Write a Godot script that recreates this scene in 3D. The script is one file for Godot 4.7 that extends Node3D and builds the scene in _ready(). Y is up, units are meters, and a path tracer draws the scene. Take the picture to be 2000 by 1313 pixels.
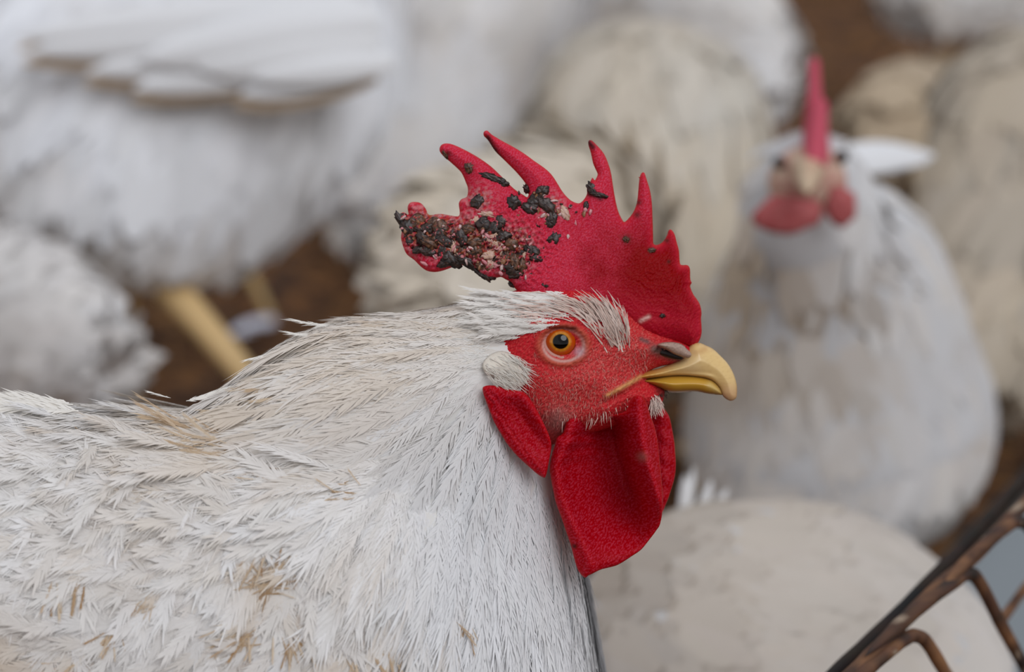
extends Node3D
# A white rooster in profile among white hens on brown litter.
# Photograph pixels (2000 x 1313) become points with P(px, py, depth); the rooster is modelled in its own
# sagittal plane, in "q" units: one photograph pixel at the rooster's distance, y up, z towards its near side.

const DIST := 0.6           # camera to the rooster
const CAM_H := 0.56
const PITCH := 20.0
const CX := 1000.0
const CY := 656.5
var K := 0.0                # metres per pixel at one metre
var U := 0.0                # metres per pixel at the rooster
var cam_t := Transform3D()
var roo_t := Transform3D()
var rng := RandomNumberGenerator.new()
var nz := FastNoiseLite.new()
var nz2 := FastNoiseLite.new()
var M := {}
var feathers: Array[MB] = []
var names := {}
const CURLS := [0.10, -0.04, -0.18, -0.34, -0.52]    # how far a feather's tip bends towards the skin


# ------------------------------------------------------------------ mesh builder
class MB:
	var v := PackedVector3Array()
	var n := PackedVector3Array()
	var c := PackedColorArray()
	var i := PackedInt32Array()
	func add(p: Vector3, nn: Vector3, col: Color) -> int:
		v.push_back(p)
		n.push_back(nn)
		c.push_back(col)
		return v.size() - 1
	func tri(a: int, b: int, d: int) -> void:
		i.push_back(a)
		i.push_back(b)
		i.push_back(d)
	func smooth() -> void:
		for k in n.size():
			n[k] = Vector3.ZERO
		for t in range(0, i.size(), 3):
			var a := v[i[t]]
			var f := (v[i[t + 2]] - a).cross(v[i[t + 1]] - a)
			for s in 3:
				n[i[t + s]] += f
		for k in n.size():
			n[k] = n[k].normalized() if n[k].length_squared() > 1e-30 else Vector3.UP
	func mesh(m: Material) -> ArrayMesh:
		var am := ArrayMesh.new()
		var arr := []
		arr.resize(Mesh.ARRAY_MAX)
		arr[Mesh.ARRAY_VERTEX] = v
		arr[Mesh.ARRAY_NORMAL] = n
		arr[Mesh.ARRAY_COLOR] = c
		arr[Mesh.ARRAY_INDEX] = i
		am.add_surface_from_arrays(Mesh.PRIMITIVE_TRIANGLES, arr)
		am.surface_set_material(0, m)
		return am
	func tube(pts: Array, rad: Array, sides: int, col: Color, caps := true) -> void:
		var rings := []
		var side := Vector3.ZERO
		for k in pts.size():
			var t: Vector3 = (pts[mini(k + 1, pts.size() - 1)] - pts[maxi(k - 1, 0)]).normalized()
			if side == Vector3.ZERO:
				side = t.cross(Vector3.UP if absf(t.y) < 0.9 else Vector3.RIGHT).normalized()
			side = (side - t * side.dot(t)).normalized()
			var up := side.cross(t)
			var ring := []
			for s in sides:
				var a := TAU * s / sides
				var o := side * cos(a) + up * sin(a)
				ring.append(add(pts[k] + o * float(rad[k]), o, col))
			rings.append(ring)
		for k in pts.size() - 1:
			for s in sides:
				var s2 := (s + 1) % sides
				tri(rings[k][s], rings[k][s2], rings[k + 1][s])
				tri(rings[k][s2], rings[k + 1][s2], rings[k + 1][s])
		if caps:
			var t0: Vector3 = (pts[0] - pts[1]).normalized()
			var c0 := add(pts[0] + t0 * float(rad[0]) * 0.6, t0, col)
			var t1: Vector3 = (pts[-1] - pts[-2]).normalized()
			var c1 := add(pts[-1] + t1 * float(rad[-1]) * 0.6, t1, col)
			for s in sides:
				var s2 := (s + 1) % sides
				tri(rings[0][s2], rings[0][s], c0)
				tri(rings[-1][s], rings[-1][s2], c1)


# ------------------------------------------------------------------ distance field of joined tapered capsules
class Field:
	var a := PackedVector3Array()
	var b := PackedVector3Array()
	var ra := PackedFloat32Array()
	var rb := PackedFloat32Array()
	var k := 0.03
	var flat := 1.0       # z is squeezed by this
	var lean := 0.0       # below y0 the body moves away by this much per unit
	var y0 := 0.0
	func cone(p: Vector3, r: float, q: Vector3, s: float) -> void:
		a.push_back(p)
		b.push_back(q)
		ra.push_back(r)
		rb.push_back(s)
	func d(p: Vector3) -> float:
		if lean != 0.0:
			p.z += lean * maxf(0.0, y0 - p.y)
		p.z *= flat
		var m := 1e9
		for n in a.size():
			var ab := b[n] - a[n]
			var l := ab.length_squared()
			var t := 0.0
			if l > 1e-12:
				t = clampf((p - a[n]).dot(ab) / l, 0.0, 1.0)
			var e := p.distance_to(a[n] + ab * t) - lerpf(ra[n], rb[n], t)
			if m > 1e8:
				m = e
			else:
				var h := clampf(0.5 + 0.5 * (m - e) / k, 0.0, 1.0)
				m = lerpf(m, e, h) - k * h * (1.0 - h)
		return m
	func grad(p: Vector3, e: float) -> Vector3:
		return Vector3(d(p + Vector3(e, 0, 0)) - d(p - Vector3(e, 0, 0)), d(p + Vector3(0, e, 0)) - d(p - Vector3(0, e, 0)), d(p + Vector3(0, 0, e)) - d(p - Vector3(0, 0, e))).normalized()
	func bounds() -> AABB:
		var bx := AABB(a[0], Vector3.ZERO)
		for n in a.size():
			for s in [[a[n], ra[n]], [b[n], rb[n]]]:
				var r: float = s[1] + k * 0.3
				bx = bx.expand(s[0] - Vector3(r, r, r)).expand(s[0] + Vector3(r, r, r))
		return bx
	func nets(cell: float, box: AABB, col: Color) -> MB:
		var o := box.position - Vector3.ONE * cell * 1.5
		var nx := int(box.size.x / cell) + 5
		var ny := int(box.size.y / cell) + 5
		var nzz := int(box.size.z / cell) + 5
		var g := PackedFloat32Array()
		g.resize(nx * ny * nzz)
		var at := 0
		for z in nzz:
			for y in ny:
				for x in nx:
					g[at] = d(o + Vector3(x, y, z) * cell)
					at += 1
		var mb := MB.new()
		var id := PackedInt32Array()
		id.resize(nx * ny * nzz)
		id.fill(-1)
		var off := [0, 1, nx, nx + 1, nx * ny, nx * ny + 1, nx * ny + nx, nx * ny + nx + 1]
		var edges := [[0, 1], [2, 3], [4, 5], [6, 7], [0, 2], [1, 3], [4, 6], [5, 7], [0, 4], [1, 5], [2, 6], [3, 7]]
		for z in nzz - 1:
			for y in ny - 1:
				for x in nx - 1:
					var c0: int = x + nx * (y + ny * z)
					var inside := 0
					for q in 8:
						if g[c0 + off[q]] < 0.0:
							inside += 1
					if inside == 0 or inside == 8:
						continue
					var s := Vector3.ZERO
					var cnt := 0
					for e in edges:
						var g0 := g[c0 + off[e[0]]]
						var g1 := g[c0 + off[e[1]]]
						if (g0 < 0.0) != (g1 < 0.0):
							var t := g0 / (g0 - g1)
							var p0 := Vector3(e[0] & 1, (e[0] >> 1) & 1, e[0] >> 2)
							var p1 := Vector3(e[1] & 1, (e[1] >> 1) & 1, e[1] >> 2)
							s += p0.lerp(p1, t)
							cnt += 1
					id[c0] = mb.add(o + (Vector3(x, y, z) + s / cnt) * cell, Vector3.UP, col)
		for z in range(1, nzz - 1):
			for y in range(1, ny - 1):
				for x in range(1, nx - 1):
					var c0: int = x + nx * (y + ny * z)
					for ax in 3:
						var st: int = [1, nx, nx * ny][ax]
						var u: int = [nx, nx * ny, 1][ax]
						var w: int = [nx * ny, 1, nx][ax]
						var in0 := g[c0] < 0.0
						if in0 == (g[c0 + st] < 0.0):
							continue
						var q0 := id[c0 - u - w]
						var q1 := id[c0 - w]
						var q2 := id[c0]
						var q3 := id[c0 - u]
						if in0:
							mb.tri(q0, q2, q1)
							mb.tri(q0, q3, q2)
						else:
							mb.tri(q0, q1, q2)
							mb.tri(q0, q2, q3)
		mb.smooth()
		return mb


# ------------------------------------------------------------------ small helpers
func P(px: float, py: float, d: float) -> Vector3:
	return cam_t * Vector3((px - CX) * K * d, (CY - py) * K * d, -d)


func q_to_m(q: Vector3) -> Vector3:       # rooster units to metres in the rooster's plane
	return Vector3((q.x - CX) * U, (q.y + CY) * U, q.z * U)


func lin(r: float, g: float, b: float) -> Color:
	return Color(r / 255.0, g / 255.0, b / 255.0).srgb_to_linear()


func numbered(called: String) -> String:
	var n: int = names.get(called, 0)
	names[called] = n + 1
	return called if n == 0 else "%s_%03d" % [called, n]


func thing(called: String, label: String, category: String, at: Vector3, group := "") -> Node3D:
	var o := Node3D.new()
	o.name = numbered(called)
	add_child(o)
	o.position = at
	o.set_meta("label", label)
	o.set_meta("category", category)
	if group:
		o.set_meta("group", group)
	return o


func part(called: String, mesh: Mesh, parent: Node3D, xf := Transform3D()) -> MeshInstance3D:
	var o := MeshInstance3D.new()
	o.name = called
	o.mesh = mesh
	parent.add_child(o, true)
	o.transform = xf
	return o


func material(col: Color, rough: float, tinted := false) -> StandardMaterial3D:
	var m := StandardMaterial3D.new()
	m.albedo_color = col
	m.roughness = rough
	m.vertex_color_use_as_albedo = tinted
	return m


func make_materials() -> void:
	M.feather = material(Color.WHITE, 0.75, true)
	M.feather.backlight_enabled = true
	M.feather.backlight = Color(0.55, 0.55, 0.55)
	M.feather.cull_mode = BaseMaterial3D.CULL_DISABLED
	M.under = material(Color.WHITE, 0.9, true)
	M.skin = material(Color.WHITE, 0.42, true)
	M.skin.metallic_specular = 0.17
	M.skin.subsurf_scatter_enabled = true
	M.skin.subsurf_scatter_strength = 0.08
	M.face = material(Color.WHITE, 0.5, true)
	M.face.metallic_specular = 0.25
	M.scab = material(Color.WHITE, 0.42, true)
	M.horn = material(Color.WHITE, 0.32, true)
	M.horn.metallic_specular = 0.5
	M.eye = material(Color.WHITE, 0.05, true)
	M.eye.metallic_specular = 0.42
	M.rust = material(Color.WHITE, 0.75, true)
	M.leg = material(Color.WHITE, 0.6, true)
	M.straw = material(Color.WHITE, 0.8, true)
	M.straw.cull_mode = BaseMaterial3D.CULL_DISABLED


func smoothed(pts: Array, per := 3) -> PackedVector2Array:   # closed Catmull-Rom through flat [x, y, x, y ...]
	var p := PackedVector2Array()
	for k in range(0, pts.size(), 2):
		p.push_back(Vector2(pts[k], -float(pts[k + 1])))
	var o := PackedVector2Array()
	var n := p.size()
	for k in n:
		for s in per:
			o.push_back(p[k].cubic_interpolate(p[(k + 1) % n], p[(k + n - 1) % n], p[(k + 2) % n], float(s) / per))
	return o


func seg_d(p: Vector2, a: Vector2, b: Vector2) -> float:
	var ab := b - a
	var t := clampf((p - a).dot(ab) / maxf(ab.length_squared(), 1e-9), 0.0, 1.0)
	return p.distance_to(a + ab * t)


# distance to a polygon's edge, positive inside, on a grid
func dist_grid(poly: PackedVector2Array, o: Vector2, step: float, nx: int, ny: int) -> PackedFloat32Array:
	var g := PackedFloat32Array()
	g.resize(nx * ny)
	var bs := 10
	var n := poly.size()
	for by in range(0, ny, bs):
		for bx in range(0, nx, bs):
			var mid := o + Vector2(bx + bs * 0.5, by + bs * 0.5) * step
			var reach := bs * step * 0.75
			var ds := PackedFloat32Array()
			var best := 1e9
			for e in n:
				var dd := seg_d(mid, poly[e], poly[(e + 1) % n])
				ds.push_back(dd)
				best = minf(best, dd)
			var near := PackedInt32Array()
			for e in n:
				if ds[e] <= best + 2.0 * reach:
					near.push_back(e)
			var block_in: bool = Geometry2D.is_point_in_polygon(mid, poly)
			var sure := best > reach
			for y in range(by, mini(by + bs, ny)):
				for x in range(bx, mini(bx + bs, nx)):
					var p := o + Vector2(x, y) * step
					var m := 1e9
					for e in near:
						m = minf(m, seg_d(p, poly[e], poly[(e + 1) % n]))
					var ins := block_in if sure else Geometry2D.is_point_in_polygon(p, poly)
					g[y * nx + x] = m if ins else -m
	return g


# a closed fleshy sheet with this outline: front(x, y, d) and back(x, y, d) give z, tint(x, y, d) the colour
func relief(poly: PackedVector2Array, step: float, front: Callable, back: Callable, tint: Callable) -> MB:
	var lo := poly[0]
	var hi := poly[0]
	for p in poly:
		lo = lo.min(p)
		hi = hi.max(p)
	lo -= Vector2.ONE * step * 1.37
	var nx := int((hi.x - lo.x) / step) + 3
	var ny := int((hi.y - lo.y) / step) + 3
	var g := dist_grid(poly, lo, step, nx, ny)
	var mb := MB.new()
	var vf := {}
	var vb := {}
	var border := {}
	var node := func(k: int) -> void:
		if not vf.has(k):
			var p: Vector2 = lo + Vector2(k % nx, k / nx) * step
			var dd: float = g[k]
			var col: Color = tint.call(p.x, -p.y, dd)
			vf[k] = mb.add(q_to_m(Vector3(p.x, p.y, front.call(p.x, -p.y, dd))), Vector3.UP, col)
			vb[k] = mb.add(q_to_m(Vector3(p.x, p.y, back.call(p.x, -p.y, dd))), Vector3.UP, col)
	var cross := func(k0: int, k1: int) -> int:
		var key := Vector2i(mini(k0, k1), maxi(k0, k1))
		if not border.has(key):
			var t: float = g[k0] / (g[k0] - g[k1])
			var p: Vector2 = lo + Vector2(k0 % nx, k0 / nx).lerp(Vector2(k1 % nx, k1 / nx), t) * step
			var z: float = (float(front.call(p.x, -p.y, 0.0)) + float(back.call(p.x, -p.y, 0.0))) * 0.5
			border[key] = mb.add(q_to_m(Vector3(p.x, p.y, z)), Vector3.UP, tint.call(p.x, -p.y, 0.0))
		return border[key]
	for y in ny - 1:
		for x in nx - 1:
			var ks := [y * nx + x, y * nx + x + 1, (y + 1) * nx + x + 1, (y + 1) * nx + x]
			var f := PackedInt32Array()
			var bk := PackedInt32Array()
			for s in 4:
				var k: int = ks[s]
				var k2: int = ks[(s + 1) % 4]
				if g[k] > 0.0:
					node.call(k)
					f.push_back(vf[k])
					bk.push_back(vb[k])
				if (g[k] > 0.0) != (g[k2] > 0.0):
					var e: int = cross.call(k, k2)
					f.push_back(e)
					bk.push_back(e)
			for s in range(1, f.size() - 1):
				mb.tri(f[0], f[s + 1], f[s])
				mb.tri(bk[0], bk[s], bk[s + 1])
	mb.smooth()
	return mb


func dome(d: float, r: float) -> float:
	var t := 1.0 - clampf(d / r, 0.0, 1.0)
	return sqrt(1.0 - t * t)


func bell(x: float) -> float:
	return exp(-x * x)


# ------------------------------------------------------------------ feathers
# one feather: root at the origin, y along the shaft (length 1), x across, z away from the skin
func barbed_feather(width: float, pairs: int, curl: float, ragged: float, sd: int) -> MB:
	var r := RandomNumberGenerator.new()
	r.seed = sd
	var mb := MB.new()
	var bend := r.randf_range(-0.10, 0.10)
	var spine := func(t: float) -> Vector3:
		return Vector3(bend * t * t, t, curl * t * t)
	for k in pairs:
		for s in [-1.0, 1.0]:
			var t: float = 0.02 + 0.90 * pow((k + r.randf()) / pairs, 0.95)
			var half: float = width * pow(sin(PI * clampf(t * 0.80 + 0.14, 0, 1)), 0.8) * (1.0 + r.randf_range(-ragged, ragged))
			var ang: float = lerpf(0.30 + width * 1.3, 0.10 + width * 0.9, t) + r.randf_range(-0.07, 0.07)
			var ln: float = minf(half * r.randf_range(0.35, 1.0) / sin(ang), 0.34)
			var p0: Vector3 = spine.call(t)
			var sway := r.randf_range(-0.10, 0.16)
			var dir := Vector3(s * sin(ang), cos(ang), 0)
			var dir2 := Vector3(s * sin(ang - sway), cos(ang - sway), 0)
			var h := r.randf_range(0.0, 0.012)
			var p1: Vector3 = p0 + dir * ln * 0.55
			p1.z = (spine.call(minf(p1.y, 1.1)) as Vector3).z + h
			var p2: Vector3 = p1 + dir2 * ln * 0.55
			p2.z = (spine.call(minf(p2.y, 1.15)) as Vector3).z - half * 0.08 + h * r.randf_range(-0.5, 1.5)
			var w: float = (0.0060 + 0.022 * width) * r.randf_range(0.7, 1.3)
			var nn := Vector3(s * 0.06 + r.randf_range(-0.07, 0.07), r.randf_range(-0.05, 0.05), 1).normalized()
			var ac := Vector3(s * -dir.y, absf(dir.x), 0).normalized() * w
			var a := mb.add(p0 - ac * 0.6, nn, Color.WHITE)
			var b := mb.add(p0 + ac * 0.6, nn, Color.WHITE)
			var c := mb.add(p1 - ac, nn, Color.WHITE)
			var e := mb.add(p1 + ac, nn, Color.WHITE)
			var f := mb.add(p2, nn, Color.WHITE)
			if s > 0.0:
				mb.tri(a, b, c)
				mb.tri(b, e, c)
				mb.tri(c, e, f)
			else:
				mb.tri(a, c, b)
				mb.tri(b, c, e)
				mb.tri(c, f, e)
	var last := [0, 0]
	for k in 6:                                            # the shaft
		var t := k / 5.0
		var p: Vector3 = spine.call(t)
		var w := 0.010 * (1.0 - 0.8 * t)
		var a := mb.add(p + Vector3(-w, 0, 0.004), Vector3(-0.5, 0, 0.85), Color.WHITE)
		var b := mb.add(p + Vector3(w, 0, 0.004), Vector3(0.5, 0, 0.85), Color.WHITE)
		if k:
			mb.tri(last[0], a, last[1])
			mb.tri(last[1], a, b)
		last = [a, b]
	return mb


# a plain cupped vane with a split or two in its edge, for the birds farther off
func leaf_feather(width: float, curl: float, point: int, sd: int) -> MB:
	var r := RandomNumberGenerator.new()
	r.seed = sd
	var mb := MB.new()
	var bend := r.randf_range(-0.08, 0.08)
	var rows := 6
	for k in rows + 1:
		var t := float(k) / rows
		var half: float = width * pow(sin(PI * (0.10 + 0.86 * t)), [0.5, 0.75, 1.0][point])
		for c in 5:
			var q := c / 2.0 - 1.0
			var rag := r.randf_range(-0.03, 0.05) if absf(q) > 0.9 else 0.0
			mb.add(Vector3(bend * t * t + half * q, t * (1.0 - 0.10 * q * q * t) + rag, curl * t * t - half * 0.22 * q * q), Vector3(q * 0.18, 0, 1).normalized(), Color.WHITE)
	for k in rows:
		for c in 4:
			var a := k * 5 + c
			mb.tri(a, a + 5, a + 1)
			mb.tri(a + 1, a + 5, a + 6)
	return mb


# many feathers joined into one covering
class Coat:
	var mb := MB.new()
	func put(f: MB, xf: Transform3D, col: Color, skin := Vector3.ZERO, tip := Color(0, 0, 0, 0)) -> void:     # skin: a normal that the soft vane shades like
		var o := mb.v.size()
		mb.v.append_array(xf * f.v)
		var b := xf.basis.orthonormalized()
		var nn := Transform3D(b, Vector3.ZERO) * f.n
		if skin != Vector3.ZERO:
			for k in nn.size():
				nn[k] = (nn[k] * 0.3 + skin * 0.7).normalized()
		mb.n.append_array(nn)
		var cc := PackedColorArray()
		cc.resize(f.v.size())
		cc.fill(col)
		if tip.a > 0.0:
			for k in cc.size():
				cc[k] = col.lerp(tip, clampf((f.v[k].y - 0.2) / 0.7, 0, 1))
		mb.c.append_array(cc)
		var at := mb.i.size()
		mb.i.resize(at + f.i.size())
		for k in f.i.size():
			mb.i[at + k] = f.i[k] + o


func coat_part(called: String, coat: Coat, parent: Node3D, xf := Transform3D()) -> void:
	if coat.mb.i.size():
		part(called, coat.mb.mesh(M.feather), parent, xf).set_meta("kind", "stuff")


func bristle_mesh(sd: int) -> MB:
	var r := RandomNumberGenerator.new()
	r.seed = sd
	var mb := MB.new()
	var pts := []
	var rad := []
	var c := r.randf_range(-0.18, 0.18)
	for k in 5:
		var t := k / 4.0
		pts.append(Vector3(c * t * t, t, 0.25 * t * (1.0 - t)))
		rad.append(0.035 * (1.0 - t * 0.85))
	mb.tube(pts, rad, 4, Color.WHITE)
	for k in mb.n.size():
		mb.n[k] = (mb.n[k] * 0.45 + Vector3(0, 0, 1)).normalized()
	return mb


func scatter(called: String, mesh: Mesh, xf: Array, cols: Array, parent: Node3D, at := Transform3D()) -> void:
	if xf.is_empty():
		return
	var mm := MultiMesh.new()
	mm.transform_format = MultiMesh.TRANSFORM_3D
	mm.use_colors = true
	mm.mesh = mesh
	mm.instance_count = xf.size()
	for k in xf.size():
		mm.set_instance_transform(k, xf[k])
		mm.set_instance_color(k, cols[k])
	var o := MultiMeshInstance3D.new()
	o.name = called
	o.multimesh = mm
	o.set_meta("kind", "stuff")
	parent.add_child(o, true)
	o.transform = at


func lay(p: Vector3, n: Vector3, dir: Vector3, ln: float, wide: float, lift: float) -> Transform3D:
	var y := (dir - n * dir.dot(n))
	y = y.normalized() if y.length_squared() > 1e-8 else n.cross(Vector3.RIGHT).normalized()
	var zz := n
	y = (y * cos(lift) + n * sin(lift)).normalized()
	var x := y.cross(zz).normalized()
	zz = x.cross(y)
	return Transform3D(Basis(x * ln * wide, y * ln, zz * ln), p)


# [curl class, lift] that keep a feather of this length on the surface
func hug(f: Field, p: Vector3, n: Vector3, dir: Vector3, ln: float, lift: float) -> Array:
	var y := (dir - n * dir.dot(n)).normalized()
	var e := clampf(f.d(p + y * ln) / ln, -0.35, 0.6)
	var best := 0
	while best < 4 and CURLS[best] > -e + 0.03:
		best += 1
	return [best, lift - e - CURLS[best]]


# random points on a mesh, by area: [position, normal]
func on_mesh(mb: MB, count: int, weight: Callable) -> Array:
	var acc := PackedFloat32Array()
	var sum := 0.0
	for t in range(0, mb.i.size(), 3):
		var a := mb.v[mb.i[t]]
		var b := mb.v[mb.i[t + 1]]
		var c := mb.v[mb.i[t + 2]]
		sum += (b - a).cross(c - a).length() * float(weight.call((a + b + c) / 3.0, mb.n[mb.i[t]]))
		acc.push_back(sum)
	var out := []
	for k in count:
		var t := acc.bsearch(rng.randf() * sum) * 3
		t = mini(t, mb.i.size() - 3)
		var u := rng.randf()
		var w := rng.randf()
		if u + w > 1.0:
			u = 1.0 - u
			w = 1.0 - w
		var p := mb.v[mb.i[t]] * (1 - u - w) + mb.v[mb.i[t + 1]] * u + mb.v[mb.i[t + 2]] * w
		var n := (mb.n[mb.i[t]] * (1 - u - w) + mb.n[mb.i[t + 1]] * u + mb.n[mb.i[t + 2]] * w).normalized()
		out.append([p, n])
	return out


# a broad smooth feather blade between two world points (wings, tails)
func blade(root: Vector3, tip: Vector3, facing: Vector3, width: float, bow: float, col: Color) -> ArrayMesh:
	var mb := MB.new()
	var y := (tip - root)
	var ln := y.length()
	y /= ln
	var x := y.cross(facing).normalized()
	var z := x.cross(y)
	var rows := 12
	var cols := 6
	for side in 2:
		for r in rows + 1:
			var t := float(r) / rows
			var half := width * 0.5 * pow(sin(PI * clampf(0.12 + t * 0.86, 0, 1)), 0.55)
			for c in cols + 1:
				var s := float(c) / cols * 2.0 - 1.0
				var p := root + y * ln * (t + 0.04 * (1.0 - s * s) * t) + x * half * s + z * (bow * ln * sin(PI * t) - half * 0.35 * s * s - side * 0.0012)
				mb.add(p, z, col)
	var per := (rows + 1) * (cols + 1)
	for side in 2:
		for r in rows:
			for c in cols:
				var a := side * per + r * (cols + 1) + c
				if side == 1:
					mb.tri(a, a + 1, a + cols + 1)
					mb.tri(a + 1, a + cols + 2, a + cols + 1)
				else:
					mb.tri(a, a + cols + 1, a + 1)
					mb.tri(a + 1, a + cols + 1, a + cols + 2)
	mb.smooth()
	if mb.n[per / 2].dot(z) < 0.0:
		for k in range(0, mb.i.size(), 3):
			var q := mb.i[k]
			mb.i[k] = mb.i[k + 1]
			mb.i[k + 1] = q
		mb.smooth()
	return mb.mesh(M.feather)


func lump(at: Vector3, radii: Vector3, turn: float, rough: float, sd: int, cols: Array, seg := 10) -> MB:
	var mb := MB.new()
	var ns := FastNoiseLite.new()
	ns.seed = sd
	ns.frequency = 1.1
	var rot := Basis(Vector3(0, 0, 1), turn)
	for a in seg + 1:
		var th := PI * a / seg
		for b in seg * 2:
			var ph := TAU * b / (seg * 2)
			var dir := Vector3(sin(th) * cos(ph), sin(th) * sin(ph), cos(th))
			var k := 1.0 + rough * ns.get_noise_3dv(dir * 1.4) + rough * 0.7 * ns.get_noise_3dv(dir * 4.0 + Vector3(7, 3, 1))
			var mix := clampf(0.45 + 2.2 * ns.get_noise_3dv(dir * 2.6 + Vector3(2, 9, 4)), 0, 1)
			mb.add(at + rot * (dir * radii * k), dir, (cols[0] as Color).lerp(cols[1], mix))
	var w := seg * 2
	for a in seg:
		for b in w:
			var p := a * w + b
			var q := a * w + (b + 1) % w
			mb.tri(p, q, p + w)
			mb.tri(q, q + w, p + w)
	mb.smooth()
	return mb


func to_metres(mb: MB) -> MB:
	for k in mb.v.size():
		mb.v[k] = q_to_m(mb.v[k])
	return mb


# ------------------------------------------------------------------ the scene
func _ready() -> void:
	rng.seed = 11
	nz.seed = 5
	nz.frequency = 0.01
	nz2.seed = 9
	nz2.frequency = 0.11
	nz2.fractal_octaves = 2
	# camera
	var cam := Camera3D.new()
	cam.name = "camera"
	add_child(cam)
	cam.position = Vector3(0, CAM_H, 0)
	cam.rotation_degrees = Vector3(-PITCH, 0, 0)
	var lens := CameraAttributesPhysical.new()
	lens.frustum_focal_length = 84.0
	lens.frustum_focus_distance = DIST - 0.012
	lens.exposure_aperture = 8.8
	lens.frustum_near = 0.05
	lens.frustum_far = 60.0
	cam.fov = rad_to_deg(2.0 * atan(12.0 / 84.0))
	cam.attributes = lens
	cam.current = true
	cam_t = cam.transform
	K = 2.0 * tan(deg_to_rad(cam.fov) / 2.0) / 1313.0
	U = K * DIST
	roo_t = cam_t * Transform3D(Basis(), Vector3(0, 0, -DIST))
	# sky, key light and exposure
	var env := Environment.new()
	var sky_mat := ProceduralSkyMaterial.new()
	sky_mat.sky_top_color = Color(0.90, 0.91, 0.94)
	sky_mat.sky_horizon_color = Color(0.90, 0.90, 0.90)
	sky_mat.ground_bottom_color = Color(0.24, 0.18, 0.13)
	sky_mat.ground_horizon_color = Color(0.50, 0.46, 0.42)
	sky_mat.sun_angle_max = 1.0
	env.sky = Sky.new()
	env.sky.sky_material = sky_mat
	env.background_mode = Environment.BG_SKY
	env.background_energy_multiplier = 0.95
	env.tonemap_mode = Environment.TONE_MAPPER_LINEAR
	env.tonemap_exposure = 0.835
	env.sdfgi_enabled = true
	env.ssao_enabled = true
	env.ssil_enabled = true
	var we := WorldEnvironment.new()
	we.name = "world_environment"
	we.environment = env
	add_child(we)
	var sun := DirectionalLight3D.new()
	sun.name = "soft_daylight"
	add_child(sun)
	sun.light_color = Color(0.97, 0.98, 1.0)
	sun.light_energy = 0.56
	sun.light_angular_distance = 36.0
	sun.shadow_enabled = true
	sun.look_at_from_position(Vector3.ZERO, -(cam_t.basis * Vector3(0.34, 0.40, 0.85)), Vector3.UP)

	make_materials()
	for k in 10:
		feathers.append(barbed_feather(0.085, 30, CURLS[k % 5], 0.25, 20 + k))      # 0-9 hackles
	for k in 10:
		feathers.append(barbed_feather(0.19, 42, CURLS[k % 5], 0.30, 40 + k))       # 10-19 fluffy body feathers
	for k in 15:
		feathers.append(leaf_feather([0.30, 0.22, 0.15][k / 5], CURLS[k % 5], k / 5, 60 + k))   # 20-34 broad, middling and narrow vanes
	build_floor()
	build_rooster()
	build_hens()
	build_feeder()


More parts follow.
